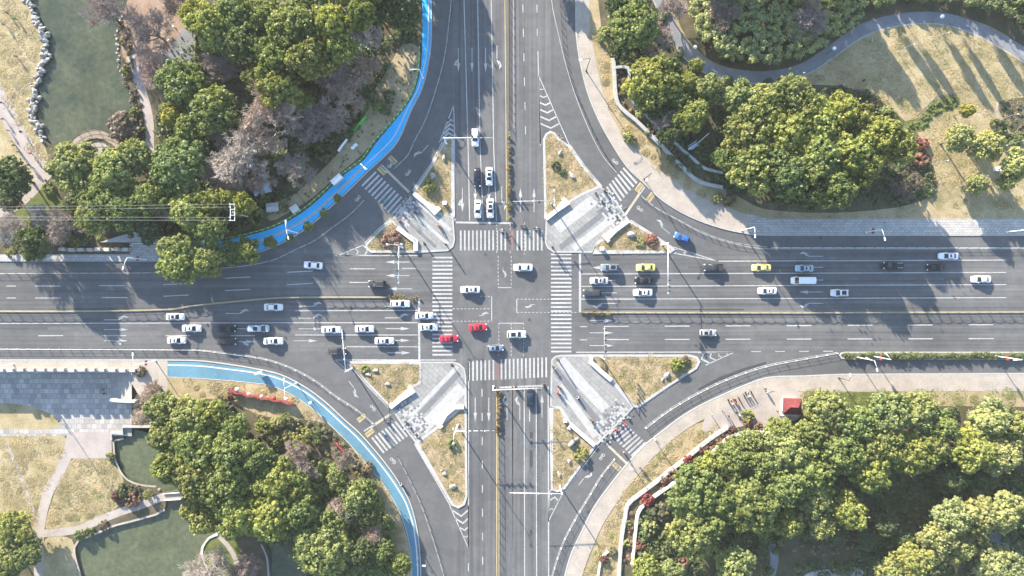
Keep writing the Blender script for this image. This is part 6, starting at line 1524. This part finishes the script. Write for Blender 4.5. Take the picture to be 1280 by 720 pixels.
for x,y,q in ((206,69,'lowest'),(214,53,'middle'),(220,36,'uppermost')): globe(x,y,.9,'low white garden lamp beside the paved court, '+q+' of three',.28)

def sig_head(o, p, d, n=3):
    """signal head: dark casing with visors, facing d"""
    m = MB(); m.box((0,0,0),(.30,.42,1.25),0,0,bev=.06); h = m.build('signal_head', M['sigblack'], o); h.location = p; h.rotation_euler.z = math.atan2(d[1],d[0])
    for i in range(n):
        v = MB(); v.path_tube([(.15,.14*math.cos(a),.38-.38*i+.14*math.sin(a)) for a in [math.pi*k/6 for k in range(7)]], .02, 4); v.box((.22,0,.38-.38*i+.15),(.2,.28,.03)); v.build('visor', M['sigblack'], h)
def gantry(base, end, h, label, heads=(), face=(0,1), mast=0, signs=(), cam=(), col='white_metal'):
    x, y = W(*base); x2, y2 = W(*end); o = thing('signal_gantry', label, 'traffic signal', (x,y,.1))
    m = MB(); m.lathe([(.28,0),(.28,.2),(.17,.3),(.13,h)] + ([(.11,h+.1),(.08,mast)] if mast else [(.12,h+.3)]),n=8); m.build('pole', M[col], o, True)
    d = Vector((x2-x,y2-y,0)); a = MB(); a.path_tube([(0,0,h-.15), tuple(d*.5+Vector((0,0,h))), tuple(d+Vector((0,0,h+.05)))], [.09,.075,.05], 6); a.build('arm', M[col], o, True)
    for t in heads: sig_head(o, tuple(d*t+Vector((face[0]*.22,face[1]*.22,h+.15))), face)
    for t, w, mt in signs:
        s = MB(); s.box((0,0,0),(.06,w,w*.9)); q = s.build('sign_panel', M[mt], o); q.location = tuple(d*t+Vector((face[0]*.18,face[1]*.18,h+.05))); q.rotation_euler.z = math.atan2(face[1],face[0])
    for t in cam:
        s = MB(); s.box((0,0,.2),(.42,.16,.16),0,0,bev=.05); s.tube((0,0,0),(0,0,.2),.03); q = s.build('camera', M['white_metal'], o); q.location = tuple(d*t+Vector((0,0,h+.05))); q.rotation_euler.z = math.atan2(face[1],face[0])
    if mast:
        for sgn in (-1,1):
            s = MB(); dd = Vector((-d.y,d.x,0)).normalized()*sgn; s.path_tube([(0,0,mast-.3), tuple(dd*.7+Vector((0,0,mast+.1))), tuple(dd*1.5+Vector((0,0,mast+.2)))],.05,5); s.box(tuple(dd*1.7+Vector((0,0,mast+.18))),(.5,.5,.14),0,0,bev=.08); s.build('flood_lamp', M['steel'], o)
    return o
gantry((558,179.5),(617,179.5),6.5,'white overhead gantry spanning the lanes north of the junction',(.58,.70,.8),(0,1),0,(),(.55,))
gantry((689.5,255),(641,256),6.5,'grey signal arm with a tall lamp mast on the northeast island',(.35,.75),(0,-1),11,(),(.5,),'steel')
gantry((572,532),(619,531.5),6.5,'white gantry with lane signals and a lamp mast on the lower west island',(),(0,1),12,((.30,.6,'sigblack'),(.42,.6,'sigblack'),(.60,.6,'sigblack'),(.72,.6,'sigblack'),(.9,.6,'sigblack')),(.15,.75))
gantry((700,607.5),(637,606),6.5,'thin white camera gantry over the southern lanes',(),(0,1),0,(),(.2,.45,.7,.9))
gantry((617,483),(676,480.5),6.2,'thick white signal arm above the south stop line',(.30,.62,.95),(0,-1),0,(),(.05,.62))
gantry((503.5,309.5),(503.5,357),6.2,'white gantry with lane signs and a lamp mast on the western island',(.3,.62),(-1,0),12,((.2,.5,'white_metal'),(.8,.5,'white_metal')),(.45,.93))
gantry((440,460.5),(435.5,410),6.5,'thin white gantry over the western approach lanes',(),(-1,0),0,(),(.3,.55,.8))
gantry((827.5,306),(827.5,368),6.5,'white signal gantry over the eastern approach lanes',(.72,.85,.93),(1,0),0,((.15,.8,'white_metal'),),(.8,.97))
gantry((751,446),(751,407),6.5,'grey signal arm over the eastbound lanes beside the southeast island',(.25,.42,.6,.75,.9),(1,0),0,(),(.95,),'steel')
# slim signal columns at the four junction corners
for x,y,l,rz in ((557.5,305.5,'slim dark signal column at the northwest plaza corner',1.0),(565.5,456,'broad dark signal column at the southwest plaza corner',.6),(697.2,449.5,'broad dark signal column at the southeast plaza corner',1.0),(690.5,309.5,'slim dark signal column at the northeast plaza corner',.5)):
    o = thing('signal_column', l, 'traffic signal', (*W(x,y),.12), rz); w = .62 if 'broad' in l else .34
    m = MB(); m.box((0,0,1.62),(.20,w,3.1),0,0,bev=.03); m.box((0,0,.05),(.4,w+.2,.1)); m.build('casing', M['dark_metal'], o)
    for s in (-1,1):
        m = MB(); m.box((s*.106,0,2.4),(.012,w*.8,.9)); m.build('display', M['sigblack'], o)
# stone ball bollards at the slip crossings
bl = MB(); bl.lathe([(.22,0),(.24,.06),(.16,.12),(.30,.22),(.36,.38),(.30,.54),(.16,.64),(.02,.68)],n=14); bme = bl.mesh('ball_bollard', M['tile_d'], True)
for x,y in ((744,241),(752,251),(761,260),(770,270),(507.5,250),(503,257),(513.5,244),(775,530),(770,536),(763.5,542),(757,548),(785,522),(507,526),(513,534),(520,542),(524,546)):
    o = link('ball_bollard', bme); o.location = (*W(x,y),.12); tag(o, 'dark stone ball bollard at the checkered end of a corner plaza', 'bollard', 'stone ball bollards')
for x,y,l in ((752,311,'white utility box on the eastern island'),(706,525,'white utility box on the southern island'),(556,254,'grey-white utility box on the northwest island')):
    m = MB(); m.box((0,0,.45),(.9,.8,.9),0,0,bev=.05); m.box((0,0,.92),(1.0,.9,.06)); m.box((.0,-.405,.45),(.05,.02,.7)); o = m.build('utility_box', M['white_metal']); o.location = (*W(x,y),.12); tag(o, l, 'utility box')

# ================================================================== boulders
def rock_mesh(seed, n=2):
    bm = bmesh.new(); bmesh.ops.create_icosphere(bm, subdivisions=n, radius=1); r = random.Random(seed)
    pl = [(Vector((r.gauss(0,1),r.gauss(0,1),r.gauss(.3,.7))).normalized(), r.uniform(.45,.85)) for _ in range(13)]
    for v in bm.verts:
        p = v.co.copy()
        for nn, d in pl:
            k = p.dot(nn)
            if k > d: p -= nn*(k-d)
        v.co = p + Vector((r.gauss(0,.02),r.gauss(0,.02),r.gauss(0,.02)))
    me = bpy.data.meshes.new('boulder'); bm.to_mesh(me); bm.free(); me.materials.append(M['rock']); return me
RK = [rock_mesh(i) for i in range(6)]
rk_r = random.Random(5)
def rock(px, py, rm, label, group=None, sx=1.0, rz=None, hz=.7):
    o = link('boulder', RK[rk_r.randrange(6)]); rm *= .85; o.location = (*W(px,py,zg(px,py)),Z_LAND+zg(px,py)+rm*hz*.3); o.rotation_euler = (rk_r.uniform(-.2,.2),rk_r.uniform(-.2,.2),rk_r.uniform(0,6.28) if rz is None else rz)
    o.scale = (rm*sx,rm,rm*hz); return tag(o, label, 'boulder', group)
WB = smooth([(34,-8),(41,15),(49,36),(56,58),(62,68),(54,84),(47,100),(43,116),(41,132),(44,150),(51,166),(57,176)])
for v, u in resample([tuple(p) for p in WB], 2.1):
    nn = Vector((-u.y,u.x)); q = v + nn*rk_r.gauss(0,3.4)
    rock(q.x,q.y,rk_r.uniform(.45,1.15),'pale angular boulder on the west bank of the pond','pond bank boulders west',rk_r.uniform(.9,1.4))
for v, u in resample(smooth([(155,12),(152,25),(147,45),(148,64),(150,82),(158,108),(166,122)]), 4.2):
    q = v + Vector((rk_r.gauss(0,1.2),rk_r.gauss(0,1.2)))
    rock(q.x,q.y,rk_r.uniform(.4,.7),'pale boulder on the east bank of the pond below the red slope','pond bank boulders east')
for x,y,rm,l,sx,rz in [(555,197,.9,'grey upright boulder high on the northwest island',1.5,1.5),(541,220,1.0,'pale boulder beside the olive bush on the northwest island',1.4,1.2),(700,191,.9,'white boulder at the top of the northeast island',1.0,.3),(715,219,.7,'long pale boulder on the northeast island',2.9,-1.0),
   (789,293,1.3,'large pale boulder in the middle of the eastern island',1.1,.4),(811,301,.8,'pale boulder at the right of the eastern island',1.2,.8),(455,464,.9,'pale boulder left in the rock group of the southwest island',1.1,.3),(461,468,.9,'grey boulder in front of the rock group of the southwest island',1.3,.0),
   (470,463,.8,'white boulder right in the rock group of the southwest island',1.3,.4),(485,480,.8,'low boulder at the centre of the southwest island',1.3,.2),(833,469,1.1,'pale boulder beside the bright bush on the southeast island',1.3,.5),(828,474,.7,'small boulder left of the bright bush on the southeast island',1.2,.6),
   (851,452,.7,'small pale boulder at the east tip of the southeast island',1.2,.4),(716,552,1.2,'long white boulder on the southern island',1.6,.8),(721,549,.8,'white boulder touching the long one on the southern island',1.2,.6),(711,576,.7,'brown boulder lower on the southern island',1.4,1.4),
   (699,593,.7,'small white boulder near the tip of the southern island',1.5,-1.0),(556,592,.8,'pale square boulder on the lower west island',1.0,.2),(566,608,1.2,'large white boulder near the tip of the lower west island',1.35,.3),(573,531,.6,'small white boulder under the gantry mast on the lower west island',1.1,.2),
   (552,588,.4,'little stone beside the square boulder on the lower west island',1.0,.0),(326,232,.0,'',1,0)]:
    if rm: rock(x,y,rm,l,None,sx,rz)
rock(200,612,.6,'boulder at the west end of the footbridge'); rock(78,187,.5,'boulder at the lower end of the pond'); rock(136,170,.3,'small stone in the pond beside the boardwalk',hz=1.2)

# ================================================================== kiosk, bridges, sculpture panels, sheds
o = thing('kiosk', 'small kiosk with a red hipped roof beside the southeast sidewalk', 'kiosk', (*W(988,507,1.5),Z_WALK), R_(-2))
m = MB(); m.box((0,0,1.25),(3.6,3.0,2.5)); m.build('wall', M['stone'], o)
m = MB(); e = [(-2.3,-2.0,2.5),(2.3,-2.0,2.5),(2.3,2.0,2.5),(-2.3,2.0,2.5)]; m.add(e+[(-1.0,0,3.9),(1.0,0,3.9)]+[(x,y,2.42) for x,y,z in e],[(0,1,5,4),(2,3,4,5),(1,2,5),(3,0,4),(6,7,1,0),(7,8,2,1),(8,9,3,2),(9,6,0,3),(9,8,7,6)]); m.tube((-1.0,0,3.92),(1.0,0,3.92),.09); m.build('roof', M['roof_red'], o)
m = MB(); m.box((0,-1.52,1.05),(.9,.04,2.1)); dd = m.build('door', M['wood'], o); m = MB(); m.box((.35,-1.56,1.05),(.05,.05,.16)); m.build('handle', M['steel'], dd)
for s in (-1,1):
    m = MB(); m.box((s*1.2,-1.52,1.5),(.8,.04,.9)); m.build('window', M['glass'], o)
m = MB(); m.box((0,-2.3,.08),(4.4,1.2,.16)); m.build('step', M['stone'], o)

# arched boardwalk over the pond's end
o = thing('boardwalk', 'curved wooden boardwalk with dark railings over the south end of the pond', 'footbridge', (*W(120,180),.05))
arc = [W(*p) for p in smooth([(88,190),(97,178),(108,171),(122,168.5),(136,172),(148,181),(156,192)])]; ox, oy = W(120,180); arc = [(a-ox,b-oy) for a,b in arc]
m = MB(); m.strip(arc, 1.9, .05, .2); m.build('deck', M['wood'], o)
inn = [W(*p) for p in smooth([(96,196),(104,186),(114,180),(123,178),(132,180),(140,187),(146,196)])]; m = MB(); m.poly([(a-ox,b-oy) for a,b in inn], .18); m.build('landing', M['path'], o)
for k, off in ((0,.95),(1,-.95)):
    q = resample(arc, .5); ln = [(v.x-u.y*off, v.y+u.x*off) for v,u in q]
    m = MB(); m.path_tube([(a,b,1.1) for a,b in ln],.05,4); m.path_tube([(a,b,.6) for a,b in ln],.03,4); m.build('railing', M['brown_metal'], o)
    for v,u in resample(arc, 2.2): m = MB(); m.box((v.x-u.y*off,v.y+u.x*off,.62),(.12,.12,1.05)); m.build('post', M['brown_metal'], o)
o = thing('footbridge', 'small pale footbridge joining the lake bank and the wooded shore', 'footbridge', (*W(216,620,-LOW_D),.05-LOW_D), R_(4))
m = MB(); m.box((0,0,.12),(4.6,1.7,.18)); m.build('deck', M['path'], o)
for s in (-1,1):
    m = MB(); m.box((0,s*.85,.42),(4.4,.14,.42)); m.build('parapet', M['stone'], o)
ZB[0] = -LOW_D
m = MB(); m.strip([W(*p,-LOW_D) for p in [(141,549),(141,541),(155,541),(155,533),(190,533)]], .45, -.6-LOW_D, .75-LOW_D); tag(m.build('pond_wall', M['concrete']),'stepped grey wall at the corner of the upper pond','wall')
m = MB(); m.strip([W(*p,-LOW_D) for p in smooth([(270,657),(272,668),(262,672),(254,684),(254,697),(262,715),(262,740)])], .4, -.6-LOW_D, .35-LOW_D); tag(m.build('pond_wall', M['stone']),'white curved edge wall round the islet','wall')
m = MB(); m.strip([W(*p,-LOW_D) for p in smooth([(327,680),(334,696),(336,720),(336,740)])], .4, -.6-LOW_D, .35-LOW_D); tag(m.build('pond_wall', M['concrete']),'grey curved edge wall of the shaded pool at the bottom','wall')
ZB[0] = 0.0

def panel_sign(label, pts, h, col, bumps=0, z=Z_LAND, cat='sculpture'):
    P = wp(smooth(pts)); x0,y0 = P[0]; Q=[(p[0]-x0,p[1]-y0) for p in P]
    o = thing('lawn_sculpture', label, cat, (x0,y0,z))
    m = MB(); m.strip(Q, .28, .25, h); m.strip(Q, .42, h, h+.1); m.build('panel', M[col], o)
    for v,u in resample(Q, 2.4): m = MB(); m.box((v.x,v.y,.2),(.16,.16,.4)); m.build('post', M['dark_metal'], o)
    r = random.Random(int(pts[0][0]))
    for i,(v,u) in enumerate(resample(Q, 1.6)):
        if bumps and i % 2: 
            m = MB(); rr_ = r.uniform(.35,.75); c = (v.x+r.uniform(-.5,.5), v.y+r.uniform(.2,.9), h*.7)
            m.lathe([(rr_*.3,-.3),(rr_,0),(rr_*.8,.25),(rr_*.2,.4)],c,9); m.build('bloom', M['redm' if r.random() < .7 else 'stone'], o, True)
    return o
panel_sign('long red sculpture with round blooms on the grass below the southwest blue lane',[(291,486),(298,490.5),(306,490.5),(313,494.5),(321,493.5),(330,497.5),(338,496.5),(346,500),(354,499.5),(361,503),(368,503)],1.6,'redm',1)
panel_sign('short red sculpture on the dry verge of the southwest corner',[(418,551),(423,555),(429,561),(434,566)],1.1,'redm',1)
panel_sign('bright green panel standing on the dry verge of the northwest corner',[(444,165),(449,158),(455,151),(458.5,147.5)],1.3,'green_panel')
panel_sign('small white panel on the verge below the green one',[(424,190),(428,184),(432,179),(435,175)],1.0,'white_metal')
# information board with a broad shadow on the south-west lane
o = thing('information_board', 'dark-backed information board standing on the southwest blue lane', 'sign', (*W(327,464.5),Z_WALK), R_(20))
m = MB(); m.box((0,0,1.3),(1.7,.16,1.5),0,0,bev=.03); m.build('board', M['steel'], o)
for s in (-1,1): m = MB(); m.box((s*.7,0,.3),(.1,.1,.6)); m.build('leg', M['dark_metal'], o)
m = MB(); m.box((-.1,0,2.1),(1.9,.5,.08)); m.build('canopy', M['white_metal'], o)
# blue and white sign frame at the north-east grove
o = thing('sign_frame', 'blue and white sign frame with a white pole beside the northeast grove', 'sign', (*W(866,183,2),Z_LAND), R_(33))
m = MB(); m.box((0,0,1.6),(2.0,.5,2.6),0,0,bev=.06); m.build('panel', M['blue_panel'], o)
m = MB(); m.box((0,.6,2.9),(2.4,.12,.1)); m.box((0,-.5,2.8),(2.2,.12,.1)); m.build('frame', M['white_metal'], o)
m = MB(); m.tube((1.2,0,0),(1.2,0,3.0),.07); m.tube((1.2,0,3.0),(4.6,.5,3.4),.09); m.build('pole', M['white_metal'], o)
# tarpaulin, sheds and bins among the north-west trees
def tarp(label, px, py, w, d, h, rz, m='stone'):
    o = thing('shed', label, 'shed', (*W(px,py,h),Z_LAND), rz)
    b = MB(); b.box((0,0,h*.45),(w*.92,d*.92,h*.9)); b.build('wall', M['concrete'], o)
    r = MB(); r.add([(-w/2,-d/2,h*.88),(w/2,-d/2,h*.86),(w/2,d/2,h*.9),(-w/2,d/2,h*.92),(-w*.42,0,h*1.12),(w*.42,0,h*1.08)],[(0,1,5,4),(2,3,4,5),(1,2,5),(3,0,4),(3,2,1,0)]); r.build('roof', M[m], o)
tarp('pale grey tarpaulin-roofed shed between the bare trees',326,234,4.2,3.4,2.2,.3,'blue_panel')
tarp('small grey shed above the curved rail',340,259,3.0,2.2,2.0,.1,'plaza_lt')
tarp('white low cabin against the green railing of the northwest lane',420.5,224,3.0,1.5,2.0,.72,'white_metal')
tarp('little white crumpled cover near the curved rail',368,261,2.0,1.8,1.0,.6,'stone')
for x,y,l in ((409,201,'white flat bin on the shaded verge'),(442,185,'pale flat box on the verge near the white panel'),(445,182,'pale box right beside another on the verge')):
    m = MB(); m.box((0,0,.4),(.9,.55,.8),0,0,bev=.08); m.box((0,0,.83),(1.0,.62,.07),0,0,bev=.03); o = m.build('bin', M['white_metal']); o.location = (*W(x,y),Z_LAND); o.rotation_euler.z = .6; tag(o, l, 'bin')
m = MB(); m.box((0,0,.5),(1.2,.8,1.0),0,0,bev=.05); m.box((0,0,1.05),(1.4,1.0,.08),0,0,bev=.03); o = m.build('litter_bin', M['white_metal']); o.location = (*W(1244,212),Z_LAND); tag(o,'white-topped litter bin among the pale trees','bin')
for i,(x,y) in enumerate(((64,57.5),)): pass

# ================================================================== power pole and lines
PH = 11.0; pb = W(291,265.5,PH)
o = thing('power_pole', 'tall pole with a white double-bar head holding the power lines', 'power pole', (*pb,Z_LAND))
m = MB(); m.lathe([(.26,0),(.24,.5),(.16,PH)],n=10); m.build('pole', M['concrete'], o, True)
m = MB()
for sx in (-.5,.5): m.box((sx,0,PH+.02),(.11,4.0,.13))
for sy in (-1.9,-.7,.7,1.9): m.box((0,sy,PH+.18),(1.05,.10,.10))
m.build('crossarm', M['white_metal'], o)
for sy in (-1.9,-1.2,1.2,1.9):
    m = MB(); m.lathe([(.05,0),(.10,.08),(.06,.16),(.10,.24),(.03,.32)],(-.62,sy,PH+.1),8); m.build('insulator', M['globe'], o)
for k,(yy,l) in enumerate(((1.9,'topmost thin power line running west from the pole'),(1.2,'power line second from the top running west from the pole'),(-1.2,'power line second from the bottom running west from the pole'),(-1.9,'lowest thin power line running west from the pole'))):
    pts = []
    for i in range(25):
        t = i/24; x = lerp(pb[0]-.6, pb[0]-75, t); sag = -3.2*t*(1-t)*1.0
        pts.append((x, pb[1]+yy + (1.0 if yy > 0 else -.4)*t*.8*(-1), Z_LAND+PH+.3+sag))
    m = MB(); m.path_tube(pts, .022, 4); tag(m.build('power_line', M['wire'], None, True), l, 'power line')
# ================================================================== light and camera
w = bpy.data.worlds.new('World'); SC.world = w; w.use_nodes = True
nt = w.node_tree; nt.nodes.clear()
sky = nt.nodes.new('ShaderNodeTexSky'); sky.sky_type = 'NISHITA'; sky.sun_disc = False
EL, SD = R_(20.0), Vector((-.545, .838, 0)).normalized()
sky.sun_elevation = EL; sky.sun_rotation = math.atan2(SD.x, SD.y)
sky.air_density = 1.0; sky.dust_density = .5; sky.ozone_density = 1.6
bg = nt.nodes.new('ShaderNodeBackground'); bg.inputs['Strength'].default_value = SKY_STRENGTH
ow = nt.nodes.new('ShaderNodeOutputWorld'); nt.links.new(sky.outputs[0], bg.inputs[0]); nt.links.new(bg.outputs[0], ow.inputs[0])
sl_ = bpy.data.lights.new('sun', 'SUN'); sl_.energy = SUN_STRENGTH; sl_.angle = R_(.55); sl_.color = (1.0, .90, .745)
so = bpy.data.objects.new('sun', sl_); COL.objects.link(so)
d = Vector((SD.x*math.cos(EL), SD.y*math.cos(EL), math.sin(EL))); so.rotation_euler = d.to_track_quat('Z','Y').to_euler(); so.location = d*300
so['kind'] = 'helper'
cam = bpy.data.cameras.new('drone_camera'); cam.lens = 24; cam.sensor_width = 36; cam.clip_start = 1; cam.clip_end = 4000
co = bpy.data.objects.new('drone_camera', cam); COL.objects.link(co); co.location = (0,0,H); co.rotation_euler = (0,0,0)
SC.camera = co
SC.view_settings.view_transform = 'Standard'; SC.view_settings.look = 'None'; SC.view_settings.gamma = 1.0
SC.view_settings.exposure = EXPOSURE; SC.view_settings.use_curve_mapping = False
SC.cycles.max_bounces = 6; SC.cycles.diffuse_bounces = 3; SC.cycles.glossy_bounces = 2; SC.cycles.transmission_bounces = 3; SC.cycles.transparent_max_bounces = 6
SC.cycles.sample_clamp_indirect = 4.0

# thin winter haze between the ground and the drone
hz = NT('haze'); pv = hz.n('ShaderNodeVolumePrincipled'); pv.inputs['Color'].default_value = (.95,.95,.93,1); pv.inputs['Density'].default_value = HAZE; pv.inputs['Anisotropy'].default_value = 0.0
hz.l(pv.outputs[0], hz.out.inputs['Volume'])
mb = MB(); mb.box((0,0,(H+6-9.5)/2),(3200,3200,H+6+9.5)); ho = mb.build('haze', hz.m); tag(ho, 'thin pale winter haze filling the air over the junction', 'haze', kind='stuff')
